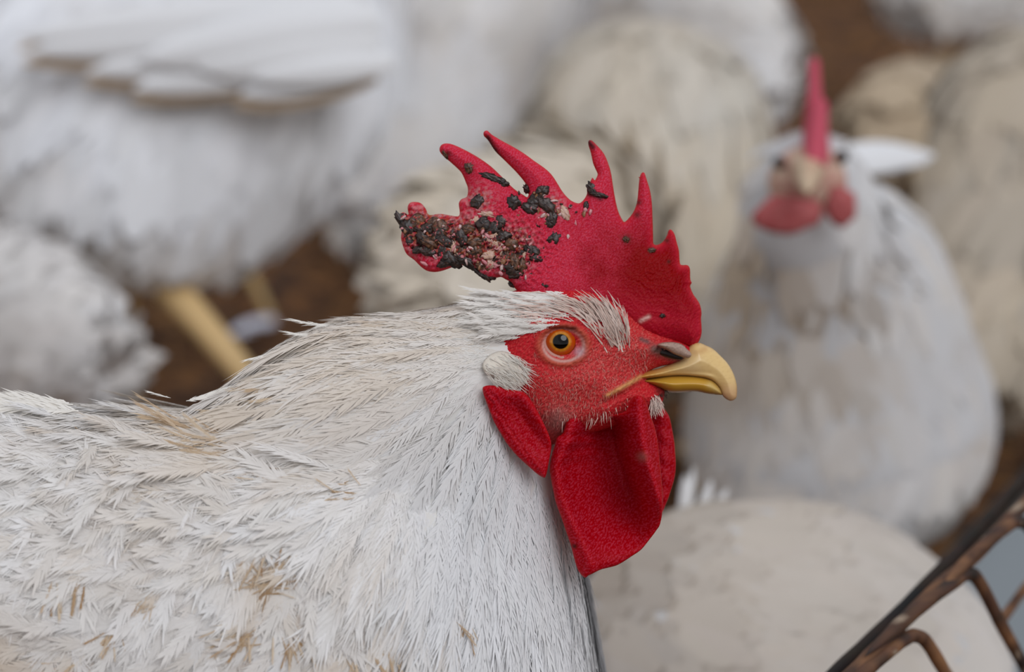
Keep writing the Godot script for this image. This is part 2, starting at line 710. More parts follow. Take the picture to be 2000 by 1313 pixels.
func build_floor() -> void:
	var fl := MB.new()
	var n := 150
	var c0 := Vector2(-3.6, -6.5)
	for y in n + 1:
		for x in n + 1:
			var p := c0 + Vector2(x * 7.2 / n, y * 7.7 / n)
			var h := 0.006 * nz2.get_noise_2d(p.x * 90, p.y * 90) + 0.008 * nz.get_noise_2d(p.x * 500, p.y * 500)
			fl.add(Vector3(p.x, h - 0.006, p.y), Vector3.UP, Color.WHITE)
	for y in n:
		for x in n:
			var a := y * (n + 1) + x
			fl.tri(a, a + 1, a + n + 1)
			fl.tri(a + 1, a + n + 2, a + n + 1)
	fl.smooth()
	var m := StandardMaterial3D.new()
	var nt := NoiseTexture2D.new()
	nt.width = 1024
	nt.height = 1024
	nt.seamless = true
	nt.noise = FastNoiseLite.new()
	nt.noise.frequency = 0.02
	nt.noise.fractal_octaves = 5
	nt.noise.fractal_gain = 0.7
	var gr := Gradient.new()
	gr.offsets = PackedFloat32Array([0.25, 0.45, 0.6, 0.8])
	gr.colors = PackedColorArray([Color8(38, 22, 10), Color8(80, 48, 20), Color8(110, 70, 32), Color8(156, 110, 60)])
	nt.color_ramp = gr
	m.albedo_texture = nt
	m.uv1_triplanar = true
	m.uv1_world_triplanar = true
	m.uv1_scale = Vector3(1.6, 1.6, 1.6)
	m.roughness = 0.95
	var o := part("floor", fl.mesh(m), self)
	o.set_meta("kind", "structure")
	o.set_meta("label", "dark brown litter floor strewn with straw and dung")
	# slab under the litter
	var bx := BoxMesh.new()
	bx.size = Vector3(7.2, 0.1, 7.7)
	bx.material = m
	var slab := part("floor_base", bx, self, Transform3D(Basis(), Vector3(0, -0.075, -2.65)))
	slab.set_meta("kind", "structure")
	var wb := BoxMesh.new()
	wb.size = Vector3(7.2, 2.2, 0.12)
	wb.material = material(Color(0.62, 0.58, 0.52), 0.95)
	part("wall_back", wb, self, Transform3D(Basis(), Vector3(0, 1.07, -6.5))).set_meta("kind", "structure")
	# loose straw
	var sb := MB.new()
	sb.tube([Vector3(0, 0, -0.5), Vector3(0, 0.03, 0), Vector3(0, 0, 0.5)], [0.022, 0.026, 0.02], 5, Color.WHITE)
	var sm := sb.mesh(M.straw)
	var xf := []
	var cols := []
	for k in 5200:
		var d := 0.75 + 2.6 * pow(rng.randf(), 1.2)
		var p := Vector3(rng.randf_range(-0.30, 0.30) * d, 0, -d)
		var ln := rng.randf_range(0.012, 0.065)
		var b := Basis(Vector3.UP, rng.randf() * TAU) * Basis(Vector3.RIGHT, rng.randf_range(-0.3, 0.3))
		p.y = 0.003 + rng.randf() * 0.006
		xf.append(Transform3D(b.scaled(Vector3.ONE * ln) if false else Basis(b.x * ln * rng.randf_range(0.6, 1.4), b.y * ln, b.z * ln), p))
		var t := rng.randf()
		cols.append(lin(64, 40, 20).lerp(lin(140, 98, 50), t * t))
	var straw := Node3D.new()
	straw.name = "straw_litter"
	add_child(straw)
	straw.set_meta("label", "short brown straw scattered over the litter floor")
	straw.set_meta("category", "straw")
	straw.set_meta("kind", "stuff")
	scatter("straw", sm, xf, cols, straw)
	# one long pale stalk and one dropped feather that the photograph shows
	var st := MB.new()
	var f := func(px: float, py: float) -> Vector3:          # the litter under that pixel
		var dir := P(px, py, 1.0) - cam_t.origin
		return cam_t.origin + dir * (-cam_t.origin.y / dir.y)
	var s0: Vector3 = f.call(468, 535)
	var s1: Vector3 = f.call(530, 645)
	st.tube([s0 + Vector3(0, .012, 0), (s0 + s1) * 0.5 + Vector3(0, .014, 0), s1 + Vector3(0, .010, 0)], [0.0035, 0.004, 0.003], 8, lin(176, 146, 96))
	var stalk := part("straw_stalk", st.mesh(M.straw), self)
	stalk.set_meta("label", "single long pale straw stalk on the litter right of the yellow leg")
	stalk.set_meta("category", "straw")
	var g0: Vector3 = f.call(530, 650)
	var g1: Vector3 = f.call(455, 675)
	var fb := part("fallen_feather", blade(g0 + Vector3(0, .012, 0), g1 + Vector3(0, .010, 0), Vector3.UP, 0.018, 0.06, lin(225, 228, 240)), self)
	fb.set_meta("label", "small grey-white feather lying on the litter behind the rooster's neck")
	fb.set_meta("category", "feather")


# ------------------------------------------------------------------ the rooster
var roo := Field.new()
var head_poly := PackedVector2Array()
var flow_pts := [1215, 640, -.45, -.9, 1190, 600, -.7, -.7, 1130, 580, -1, -.25, 1050, 610, -1, .02, 1000, 600, -1, .08, 950, 650, -1, .12, 900, 620, -1, .12, 860, 690, -1, .3, 925, 715, -.85, .6, 945, 820, -.3, 1, 1000, 950, -.05, 1, 1060, 1050, .25, 1, 1130, 1200, .35, 1, 1000, 1250, .05, 1, 800, 780, -.95, .42, 700, 650, -1, .08, 620, 640, -1, .18, 600, 690, -1, .35, 500, 720, -.85, .6, 600, 800, -1, .42, 470, 800, -1, .5, 300, 800, -1, .08, 100, 790, -1, .05, 700, 950, -.75, .7, 850, 950, -.45, .9, 850, 1150, -.12, 1, 700, 1150, -.35, .9, 600, 1000, -.85, .4, 400, 950, -1, .3, 200, 950, -1, .2, 550, 1130, -.5, .8, 300, 1150, -.6, .7, 100, 1100, -.9, .4, 600, 1280, -.15, 1, 300, 1280, -.3, 1, 100, 1290, -.8, .3, 400, 1050, -.7, .6, -200, 1000, -1, .1, 300, 1700, -.6, .8, 900, 1700, -.2, 1]


func flow(x: float, y: float) -> Vector2:
	var s := Vector2.ZERO
	for k in range(0, flow_pts.size(), 4):
		var d2 := pow(x - flow_pts[k], 2) + pow(y - flow_pts[k + 1], 2)
		s += Vector2(flow_pts[k + 2], flow_pts[k + 3]).normalized() / (d2 * d2 + 2e6)
	return s.normalized()


func roo_z(x: float, y: float) -> float:      # near surface of the plumage's underlying body
	var z := 620.0
	for k in 60:
		var d := roo.d(Vector3(x, -y, z))
		if d < 0.5:
			return z
		z -= maxf(d * 0.8, 1.0)
		if z < -400.0:
			break
	return -400.0


func head_z(x: float, y: float, d: float) -> float:
	var t := 116.0 * dome(d, 150.0) * lerpf(1.0, 0.50, smoothstep(1140, 1330, x)) * lerpf(1.0, 0.72, smoothstep(800, 860, y))
	var ex := (x - 1097.0) / 1.22
	var ey := y - 672.0
	var r := sqrt(ex * ex + ey * ey)
	t += 9.0 * bell((r - 38.0) / 7.0) - 16.0 * bell(r / 26.0)
	t += 12.0 * bell(seg_d(Vector2(x, y), Vector2(1030, 632), Vector2(1210, 655)) / 22.0)
	t += 6.0 * bell(seg_d(Vector2(x, y), Vector2(1248, 735), Vector2(1180, 771)) / 9.0) - 7.0 * bell(seg_d(Vector2(x, y), Vector2(1250, 752), Vector2(1178, 784)) / 7.0)
	t += 10.0 * bell(seg_d(Vector2(x, y), Vector2(1180, 800), Vector2(1100, 830)) / 24.0)
	t += 7.0 * bell(seg_d(Vector2(x, y), Vector2(1075, 740), Vector2(1150, 745)) / 26.0)
	t += 5.0 * bell(seg_d(Vector2(x, y), Vector2(1248, 655), Vector2(1268, 662)) / 9.0)
	var fold := sin((x * 0.72 + y * 0.36 + 6.0 * nz.get_noise_2d(x * 2, y * 2)) * 0.55)
	var fine := 2.0 if d > 3.0 else 0.0
	t += fine * nz2.get_noise_2d(x * 1.6, y * 1.6) * 1.6 + fine * 0.35 * fold * smoothstep(0.0, 40.0, r - 40.0)
	return t


func face_tint(x: float, y: float, _d: float) -> Color:
	var c := lin(196, 32, 42)
	var dull := bell(seg_d(Vector2(x, y), Vector2(1100, 770), Vector2(1220, 680)) / 70.0)
	c = c.lerp(lin(194, 64, 62), 0.55 * dull)
	var n := nz2.get_noise_2d(x * 2.4, y * 2.4)
	c = c.lerp(lin(214, 128, 116), clampf((n - 0.12) * 1.6, 0, 0.55) * (0.35 + 0.65 * dull))
	c = c.lerp(lin(120, 16, 22), clampf((-n - 0.15) * 1.5, 0, 0.5))
	c = c.lerp(lin(150, 110, 104), 0.75 * bell(Vector2(x - 1088, y - 818).length() / 26.0))
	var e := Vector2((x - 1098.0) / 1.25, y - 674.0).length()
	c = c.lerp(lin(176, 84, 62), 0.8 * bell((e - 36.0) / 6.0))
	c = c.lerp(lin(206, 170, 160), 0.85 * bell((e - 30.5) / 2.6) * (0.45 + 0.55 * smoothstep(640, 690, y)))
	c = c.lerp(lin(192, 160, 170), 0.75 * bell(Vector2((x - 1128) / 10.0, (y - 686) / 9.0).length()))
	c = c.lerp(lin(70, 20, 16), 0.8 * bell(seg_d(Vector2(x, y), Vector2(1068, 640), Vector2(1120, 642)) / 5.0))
	c = c.lerp(lin(206, 150, 96), 0.95 * bell(seg_d(Vector2(x, y), Vector2(1250, 735), Vector2(1181, 771)) / 4.5))
	# the nostril's pit and its grey rim
	c = c.lerp(lin(120, 100, 92), 0.9 * bell(seg_d(Vector2(x, y), Vector2(1275, 682), Vector2(1330, 700)) / 10.0))
	c = c.lerp(lin(92, 82, 80), 0.8 * bell(seg_d(Vector2(x, y), Vector2(1250, 663), Vector2(1262, 668)) / 5.0))
	c = c.lerp(lin(60, 34, 30), 0.7 * bell(seg_d(Vector2(x, y), Vector2(1286, 764), Vector2(1297, 768)) / 8.0))
	return c


func comb_tint(x: float, y: float, d: float) -> Color:
	var q := x + 60.0 * nz.get_noise_2d(x * 1.5, y * 1.5) + 0.25 * (y - 480.0)
	var front := smoothstep(1060, 1270, q) * smoothstep(370, 500, y)
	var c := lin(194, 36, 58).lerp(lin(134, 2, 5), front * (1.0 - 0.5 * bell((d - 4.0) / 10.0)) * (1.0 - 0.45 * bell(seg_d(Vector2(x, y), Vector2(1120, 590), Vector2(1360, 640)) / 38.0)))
	var n := nz2.get_noise_2d(x * 2.2, y * 2.2)
	c = c.lerp(lin(206, 84, 110), clampf(n * 2.0, 0, 0.6) * lerpf(1.0, 0.10, front))  # pink speckles: dry skin, with small highlights put into the colour
	c = c.lerp(lin(204, 40, 40), 0.6 * (1.0 - smoothstep(0.0, 9.0, d)))
	# sore, flaking zone
	var zone := bell(seg_d(Vector2(x, y), Vector2(825, 450), Vector2(1000, 490)) / 62.0)
	zone = maxf(zone, 0.75 * bell(Vector2(x - 935, y - 395).length() / 48.0))
	zone = maxf(zone, 0.8 * bell(Vector2(x - 1075, y - 405).length() / 40.0))
	var m := nz2.get_noise_2d(x * 0.75 + 300, y * 0.75)
	var m2 := nz2.get_noise_2d(x * 1.2 + 900, y * 1.2 + 50)
	c = c.lerp(lin(204, 142, 146), clampf((m + 0.25) * 1.5, 0, 0.85) * smoothstep(0.25, 0.8, zone))
	c = c.lerp(lin(146, 88, 50), clampf((m2 + 0.02) * 3.0, 0, 0.9) * smoothstep(0.45, 0.95, zone))
	c = c.lerp(lin(50, 22, 20), clampf((-m2 - 0.06) * 3.4, 0, 0.92) * smoothstep(0.45, 0.95, zone))
	for s in [[1222, 468, 9], [1247, 396, 6], [1244, 420, 7], [876, 301, 6], [917, 330, 10], [1302, 470, 5], [1270, 490, 6], [1305, 512, 4]]:
		c = c.lerp(lin(62, 40, 34), 0.75 * bell(Vector2(x - s[0], y - s[1]).length() / s[2]))
	for s in [[966, 296, 978, 312], [953, 270, 966, 296], [1150, 278, 1158, 288], [1149, 362, 1152, 378], [1152, 378, 1172, 388]]:
		c = c.lerp(lin(40, 32, 34), 0.9 * bell(seg_d(Vector2(x, y), Vector2(s[0], s[1]), Vector2(s[2], s[3])) / 6.0))
	c = c.lerp(lin(214, 180, 170), 0.7 * bell(seg_d(Vector2(x, y), Vector2(1250, 627), Vector2(1265, 619)) / 4.0))
	return c


func comb_half(x: float, y: float, d: float) -> float:
	var full := lerpf(24.0, 40.0, smoothstep(430, 620, y))
	var t := full * dome(d, 44.0)
	var fine := smoothstep(0.5, 5.0, d)
	t += fine * 1.7 * nz2.get_noise_2d(x * 2.2, y * 2.2)
	var zone := bell(seg_d(Vector2(x, y), Vector2(825, 455), Vector2(1010, 490)) / 60.0)
	t += fine * zone * 12.0 * nz2.get_noise_2d(x * 0.8 + 77, y * 0.8)
	# creases that run forward and down over the comb's front
	var a := smoothstep(1120, 1330, x) * smoothstep(470, 560, y)
	var w := y - 0.42 * (x - 1200.0) + 22.0 * nz.get_noise_2d(x * 1.2, y * 1.2)
	w = lerpf(w, y * 1.2, smoothstep(1300, 1365, x))
	t += fine * a * (0.75 * sin(w * 0.62) + 0.9 * sin(w * 0.23)) * (0.6 + 1.2 * nz.get_noise_2d(x * 3 + 50, y * 3))
	return maxf(t, 0.0)


func build_rooster() -> void:
	var base := roo_t * q_to_m(Vector3(420, -1300, -160))
	base.y = 0.0
	var root := thing("rooster", "large white rooster in profile in the foreground with a tall red scabby comb", "rooster", base)
	var inv := Transform3D(Basis(), -base) * roo_t        # the rooster's plane, seen from its root
	# --- body and neck, one skin
	roo.k = 60.0
	roo.flat = 1.12
	roo.lean = 0.30
	roo.y0 = -720.0
	roo.cone(Vector3(1085, -690, 0), 80, Vector3(1010, -705, 0), 84)
	roo.cone(Vector3(1010, -705, 0), 80, Vector3(880, -800, 0), 165)
	roo.cone(Vector3(880, -800, 0), 165, Vector3(740, -880, 0), 225)
	roo.cone(Vector3(740, -880, 0), 225, Vector3(600, -1330, 0), 525)
	roo.cone(Vector3(972, -790, 0), 108, Vector3(812, -1305, 0), 400)
	roo.cone(Vector3(955, -655, 0), 76, Vector3(890, -705, 0), 96)
	roo.cone(Vector3(730, -815, 0), 188, Vector3(650, -915, 0), 195)
	roo.cone(Vector3(600, -1330, 0), 525, Vector3(-300, -1330, 0), 530)
	roo.cone(Vector3(-300, -1330, 0), 530, Vector3(-900, -1150, 0), 260)
	var box := roo.bounds()
	box = box.expand(box.position + Vector3(0, 0, -420))
	var body := roo.nets(36.0, box, Color(0.70, 0.68, 0.65))
	var skin := MB.new()
	skin.v = body.v.duplicate()
	skin.n = body.n.duplicate()
	skin.c = body.c.duplicate()
	skin.i = body.i.duplicate()
	to_metres(skin)
	part("body", skin.mesh(M.under), root, inv)
	# --- bare face
	head_poly = smoothed([935, 620, 965, 590, 1010, 566, 1080, 560, 1150, 562, 1210, 590, 1250, 625, 1300, 655, 1345, 676, 1356, 694, 1335, 708, 1290, 716, 1262, 730, 1272, 745, 1296, 760, 1298, 772, 1288, 795, 1262, 806, 1235, 815, 1200, 832, 1150, 848, 1090, 868, 1040, 862, 1000, 835, 960, 780, 940, 730, 930, 670])
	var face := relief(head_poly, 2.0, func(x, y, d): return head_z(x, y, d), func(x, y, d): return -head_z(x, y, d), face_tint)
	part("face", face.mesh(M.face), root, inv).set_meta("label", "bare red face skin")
	# --- comb with scabs
	var comb_poly := smoothed([783, 417, 790, 415, 798, 420, 796, 406, 800, 397, 809, 394.6, 822, 397, 831.5, 407.5, 838, 420, 857, 418, 872.7, 419.7, 894, 423, 898, 415, 896, 398, 901.6, 389, 912, 384.7, 914, 369, 910, 357, 903, 340.5, 895.5, 331, 879, 316, 866.6, 305.5, 859, 296, 859, 287, 865, 281, 876, 280, 889.4, 284, 912, 295, 935, 308.5, 958, 325, 979, 345, 1003.6, 369.5, 1022, 381.6, 1030, 386, 1032, 377, 1026.5, 360, 1009.7, 339, 993, 322, 984, 313, 967, 296, 953.4, 275, 945, 266, 945, 258, 952, 256, 961, 264, 981, 276.5, 1003.6, 289, 1026, 303, 1043, 315.5, 1062.6, 329, 1076, 341, 1087, 356.6, 1099, 376, 1114, 391.6, 1129.6, 397.7, 1139, 391.6, 1146, 379.4, 1146, 367, 1152.5, 355, 1157, 347.5, 1161, 353, 1164.7, 347.5, 1167, 340, 1163, 331, 1158, 318.5, 1154, 299, 1149.4, 283.5, 1149.4, 275, 1155.5, 274, 1166, 283.5, 1180, 300, 1189, 321.6, 1194, 341, 1197, 361, 1201, 385.5, 1207, 411, 1215, 428, 1221, 433, 1236, 416, 1244, 396, 1247, 372, 1249, 349, 1253, 338, 1259, 337, 1263.6, 350.5, 1270, 372, 1273.5, 394.7, 1275, 425, 1276, 463, 1277, 476, 1284.5, 478, 1295, 472, 1303, 459.6, 1306, 450.5, 1311, 448, 1318, 456.5, 1322.5, 473, 1327, 490, 1328.6, 513, 1333, 517.5, 1343, 517.5, 1348.4, 525, 1349, 545, 1352, 552.5, 1348.8, 559, 1354.5, 574, 1362, 584.5, 1368, 595, 1371, 610, 1370, 622, 1371, 635, 1371, 652, 1366, 667, 1358, 674.6, 1349, 678, 1338, 674.6, 1326, 671, 1309, 668.5, 1286, 669, 1262, 668, 1235, 655, 1205, 630, 1150, 610, 1090, 600, 1040, 590, 1010, 568, 997.5, 552, 987, 546, 978, 541.6, 962.5, 545, 947, 544.7, 935, 537, 926, 528, 914, 522, 894, 517, 882, 523, 863.5, 529.5, 848, 531.7, 833, 528.7, 821, 520, 809, 508, 795, 497.5, 787.4, 482, 783, 464, 785, 450, 780, 438, 776.7, 427])
	var comb_c := func(x: float, y: float) -> float:       # the blade of the comb is not quite flat
		return 10.0 * sin((x - 780.0) * 0.008) + 14.0 * bell((Vector2(x - 1165, y - 360)).length() / 60.0) - 10.0 * smoothstep(480, 300, y) * sin((x - 800) * 0.02)
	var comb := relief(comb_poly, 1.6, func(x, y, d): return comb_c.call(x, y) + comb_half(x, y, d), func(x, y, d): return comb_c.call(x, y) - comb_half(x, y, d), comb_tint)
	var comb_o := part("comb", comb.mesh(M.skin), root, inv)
	comb_o.set_meta("label", "tall red serrated comb with dark scabs")
	# scabs: x, y, half length, half width, turn, tone (0 black, 1 brown, 2 pale crust)
	var scabs := [788, 433, 19, 9, -1.0, 0, 934, 396, 13, 11, .6, 0, 1004, 398, 11, 13, 0, 0, 962, 350, 21, 7, -.35, 0, 978, 357, 10, 6, -.3, 0, 1052, 388, 14, 13, .4, 0, 1066, 402, 17, 11, -.8, 0, 1034, 409, 15, 10, -.3, 0, 1078, 424, 9, 16, .1, 0, 1102, 418, 7, 15, .5, 2, 1080, 467, 12, 11, .5, 0, 1028, 371, 5, 8, .4, 0, 1155, 371, 7, 13, .45, 0, 1168, 382, 15, 5, -.25, 0, 1144, 405, 5, 9, 0, 0, 1038, 490, 14, 9, -.5, 0, 1046, 506, 12, 7, 0, 0, 1020, 520, 8, 14, 0, 1, 1008, 535, 15, 9, .3, 0, 1005, 512, 9, 14, .2, 1, 990, 500, 8, 16, .5, 1, 945, 440, 12, 13, .2, 0, 976, 436, 11, 13, .1, 0, 984, 463, 13, 10, .3, 0, 951, 456, 14, 8, -.2, 0, 930, 475, 14, 9, 0, 1, 903, 466, 9, 14, .3, 0, 873, 474, 16, 9, -.5, 0, 866, 489, 11, 14, .2, 0, 876, 504, 16, 12, -.4, 0, 905, 507, 22, 8, -.45, 0, 848, 440, 16, 12, .2, 1, 862, 448, 14, 16, .1, 1, 836, 448, 12, 10, .1, 0, 826, 467, 9, 12, .6, 0, 838, 476, 15, 8, -.5, 1, 818, 489, 10, 7, .3, 0, 838, 493, 12, 8, -.2, 0, 815, 434, 14, 13, .3, 1, 884, 458, 12, 10, .1, 1, 940, 536, 17, 5, -.6, 0, 955, 543, 12, 5, -.1, 0, 1001, 556, 8, 5, -.5, 0, 970, 478, 15, 9, -.7, 2, 962, 465, 13, 8, .2, 2, 978, 488, 8, 14, .4, 2, 955, 500, 11, 8, .2, 2, 885, 482, 9, 12, .3, 2, 893, 497, 10, 8, 0, 2, 930, 432, 9, 7, .3, 2, 1024, 503, 5, 13, -.2, 2, 952, 420, 14, 6, -.1, 2, 1222, 469, 6, 5, 0, 1, 1292, 617, 5, 4, 0, 0, 1065, 559, 8, 4, -.4, 0, 870, 302, 4, 9, .5, 1, 918, 330, 8, 11, .6, 1, 985, 362, 9, 5, .2, 0, 1271, 490, 8, 5, .1, 1, 798, 446, 12, 14, .4, 0, 806, 470, 10, 13, .2, 0, 824, 452, 15, 9, -.4, 0, 850, 470, 14, 11, .2, 1, 858, 462, 12, 9, -.3, 0, 886, 512, 17, 9, -.3, 0, 870, 516, 12, 7, .2, 0, 920, 520, 16, 6, -.5, 0, 914, 450, 12, 9, .3, 1, 966, 448, 14, 12, .3, 0, 998, 478, 12, 10, -.4, 1, 1000, 525, 12, 13, .1, 0, 1018, 498, 11, 9, .2, 0, 1058, 376, 12, 10, .3, 0, 1042, 400, 13, 11, .2, 0, 1073, 436, 8, 11, .1, 0, 898, 484, 14, 12, .1, 1, 930, 492, 13, 10, -.3, 1, 945, 520, 14, 8, -.2, 1, 960, 515, 10, 9, .4, 2]
	for k in range(0, scabs.size(), 6):
		var x: float = scabs[k]
		var y: float = scabs[k + 1]
		var tone: int = scabs[k + 5]
		var pair: Array = [[lin(18, 12, 11), lin(66, 46, 38)], [lin(40, 24, 18), lin(112, 72, 48)], [lin(186, 150, 120), lin(206, 168, 160)]][tone]
		var dd := 40.0
		for e in comb_poly.size():
			dd = minf(dd, seg_d(Vector2(x, -y), comb_poly[e], comb_poly[(e + 1) % comb_poly.size()]))
		var at := Vector3(x, -y, comb_c.call(x, y) + comb_half(x, y, dd) - 1.0)
		part("scab", to_metres(lump(at, Vector3(scabs[k + 2] * 1.12, scabs[k + 3] * 1.1, 5.0), scabs[k + 4], 0.6, k + 3, pair)).mesh(M.scab), comb_o)
	# loose crumbs of crust between the scabs
	var crumbs := MB.new()
	for k in 190:
		var t := rng.randf()
		var c := Vector2(800, 440).lerp(Vector2(1040, 510), t) + Vector2(rng.randfn(0, 17), rng.randfn(0, 27))
		if rng.randf() < 0.25:
			c = Vector2(1068, 410) + Vector2(rng.randfn(0, 26), rng.randfn(0, 22))
		if not Geometry2D.is_point_in_polygon(Vector2(c.x, -c.y), comb_poly):
			continue
		var pair: Array = [[lin(190, 158, 150), lin(214, 186, 184)], [lin(120, 80, 56), lin(166, 120, 86)], [lin(30, 20, 18), lin(70, 48, 38)], [lin(196, 120, 128), lin(210, 150, 150)]][rng.randi() % 4]
		var lm := lump(Vector3(c.x, -c.y, comb_c.call(c.x, c.y) + comb_half(c.x, c.y, 26.0) + rng.randf_range(-1, 2)), Vector3(rng.randf_range(2, 8), rng.randf_range(2, 4.5), 2.6), rng.randf() * 3, 0.8, k, pair, 4)
		var o := crumbs.v.size()
		crumbs.v.append_array(lm.v)
		crumbs.n.append_array(lm.n)
		crumbs.c.append_array(lm.c)
		for q in lm.i:
			crumbs.i.push_back(q + o)
	part("crust", to_metres(crumbs).mesh(M.scab), comb_o).set_meta("kind", "stuff")
	# --- beak
	var upper_poly := smoothed([1230, 743, 1241, 734, 1259, 726.4, 1286.6, 719, 1312, 710, 1330, 700, 1340, 685, 1352, 672, 1366, 670, 1377, 674, 1393, 682, 1408, 696, 1422, 711, 1433, 731, 1439, 752, 1439.6, 769, 1437, 779, 1427, 783.5, 1416, 778, 1410, 770.5, 1405, 758, 1393, 746, 1378, 739.5, 1355, 736, 1332, 734.5, 1309.4, 735.5, 1271, 740, 1245, 743])
	var upper := relief(upper_poly, 1.8, func(x, y, d): return beak_half(x, y, d), func(x, y, d): return -beak_half(x, y, d), beak_tint)
	part("upper_beak", upper.mesh(M.horn), root, inv).set_meta("label", "hooked yellow upper beak")
	var lower_poly := smoothed([1232, 744, 1271, 738, 1309, 733, 1355, 734, 1380, 738, 1394, 744, 1406, 757, 1411, 770, 1408, 772, 1381, 769, 1363, 765.5, 1340, 766, 1317, 767.5, 1302, 765, 1286, 758, 1271, 752, 1250, 746])
	var low_half := func(x: float, _y: float, d: float) -> float:
		return lerpf(58.0, 26.0, smoothstep(1240, 1410, x)) * dome(d, 26.0) - 4.0
	var lower := relief(lower_poly, 1.8, func(x, y, d): return low_half.call(x, y, d), func(x, y, d): return -low_half.call(x, y, d), func(x, y, d): return lin(192, 146, 52).lerp(lin(134, 84, 36), 0.6 * bell((d - 1.0) / 3.5)).lerp(lin(206, 186, 128), 0.5 * bell(seg_d(Vector2(x, y), Vector2(1385, 752), Vector2(1402, 764)) / 7.0)))
	part("lower_beak", lower.mesh(M.horn), root, inv).set_meta("label", "ochre lower beak")
	# nostril flap and pit
	var pit := to_metres(lump(Vector3(1302, -690, head_z(1302, 690, 26) + 1.0), Vector3(31, 8, 5), -0.33, 0.1, 3, [lin(22, 12, 10), lin(40, 24, 20)]))
	part("nostril", pit.mesh(M.scab), root, inv)
	var flap_poly := smoothed([1280, 674, 1290, 669, 1310, 668, 1328, 672, 1338, 681, 1348, 692, 1341, 700, 1328, 697, 1312, 691, 1298, 683, 1288, 679])
	var flap_z := func(x: float, y: float, d: float) -> float:
		return 44.0 + 24.0 * smoothstep(1350, 1280, x) + 14.0 * dome(d, 12.0)
	var flap := relief(flap_poly, 1.6, func(x, y, d): return flap_z.call(x, y, d), func(x, y, d): return 40.0, func(x, y, d): return lin(168, 140, 124).lerp(lin(120, 92, 84), 0.6 * clampf(nz2.get_noise_2d(x * 2, y * 2) + 0.3, 0, 1)))
	part("nostril_flap", flap.mesh(M.horn), root, inv)
	# --- eye
	var ez := head_z(1092, 667, 90.0)
	var eye := MB.new()
	var er := 35.0
	var ec := Vector3(1092.5, -667.0, ez - 7.0)
	for a in 29:
		var th := PI * 0.62 * a / 28.0
		for b in 40:
			var ph := TAU * b / 40.0
			var dir := Vector3(sin(th) * cos(ph), sin(th) * sin(ph), cos(th))
			var off := er * sin(th)
			var c := lin(8, 7, 7)
			if off > 16.2:
				c = lin(204, 138, 40).lerp(lin(188, 74, 12), smoothstep(17.5, 23.0, off)).lerp(lin(50, 20, 8), smoothstep(27.0, 30.5, off))
				c = c.lerp(lin(150, 66, 14), 0.4 * absf(sin(ph * 13.0 + 2.0 * sin(ph * 5.0))))
			eye.add(q_to_m(ec + dir * er * Vector3(1, 0.94, 1)), dir, c)
	for a in 28:
		for b in 40:
			var p := a * 40 + b
			var q := a * 40 + (b + 1) % 40
			eye.tri(p, q, p + 40)
			eye.tri(q, q + 40, p + 40)
	for k in eye.i.size() / 3:
		if (eye.v[eye.i[k * 3 + 2]] - eye.v[eye.i[k * 3]]).cross(eye.v[eye.i[k * 3 + 1]] - eye.v[eye.i[k * 3]]).dot(eye.n[eye.i[k * 3]]) < 0:
			var q := eye.i[k * 3]
			eye.i[k * 3] = eye.i[k * 3 + 1]
			eye.i[k * 3 + 1] = q
	var eye_o := part("eye", eye.mesh(M.eye), root, inv)
	eye_o.set_meta("label", "orange eye with a round black pupil")
	var rim := MB.new()
	var pts := []
	var rad := []
	for k in 41:
		var a := TAU * k / 40.0
		var x := 1096.0 + 35.0 * cos(a) + (7.0 if cos(a) > 0 else 0.0) * cos(a)
		var y := 669.0 + 29.5 * sin(a) + 3.0 * cos(a)
		pts.append(q_to_m(Vector3(x, -y, ez + 13.0 - 9.0 * maxf(0.0, cos(a)))))
		rad.append((4.2 + 1.8 * maxf(0.0, -sin(a))) * U)
	rim.tube(pts, rad, 8, lin(190, 140, 128), false)
	part("eyelid", rim.mesh(M.face), eye_o)
	# --- wattles, red hind lobe and white ear lobe
	var wat_poly := smoothed([1110, 815, 1098, 842, 1086, 851, 1081, 867, 1076.5, 882, 1073, 897, 1072, 912, 1075, 932, 1079.6, 956, 1084, 976, 1095, 1006, 1105.5, 1036.6, 1113, 1059, 1121, 1090, 1128, 1108, 1139, 1119, 1146.6, 1114, 1166, 1105, 1186, 1101, 1204.5, 1096, 1230, 1081, 1248.6, 1068.6, 1264, 1049, 1277.6, 1029, 1284, 1016, 1287, 985, 1286, 940, 1283, 900, 1279, 860, 1273, 830, 1264, 806, 1258, 785, 1248, 772, 1236, 770, 1226, 780, 1218, 800, 1195, 808, 1160, 812])
	var left_x := func(y: float) -> float:
		return lerpf(lerpf(1098, 1072, smoothstep(840, 910, y)), 1140, smoothstep(915, 1125, y))
	var wat_c := func(x: float, y: float) -> float:
		var l: float = left_x.call(y)
		var rid := lerpf(1246.0, 1284.0, smoothstep(840, 1010, y))
		var z := 92.0 + 16.0 * bell((x - l - 16.0) / 16.0)
		var mid := lerpf(1196.0, 1236.0, smoothstep(840, 1010, y))
		var deep := 150.0 * (1.0 - 0.85 * smoothstep(960, 1095, y)) * smoothstep(800, 850, y)
		var side := (mid - l) * 0.62 if x < mid else 30.0
		z -= deep * bell((x - mid) / side)
		z += 48.0 * bell((x - rid + 4.0) / 22.0) * (1.0 - smoothstep(960, 1030, y))
		z += 3.0 * sin(y * 0.22 + 2.0 * nz.get_noise_2d(x, y)) * bell((y - 865.0) / 38.0) * bell((x - 1150.0) / 60.0)
		return z - 26.0 * smoothstep(860, 780, y)
	var wat_h := func(x: float, y: float, d: float) -> float:
		return 15.0 * dome(d, 20.0) + smoothstep(0.5, 4.0, d) * 2.2 * nz2.get_noise_2d(x * 2.0, y * 2.0)
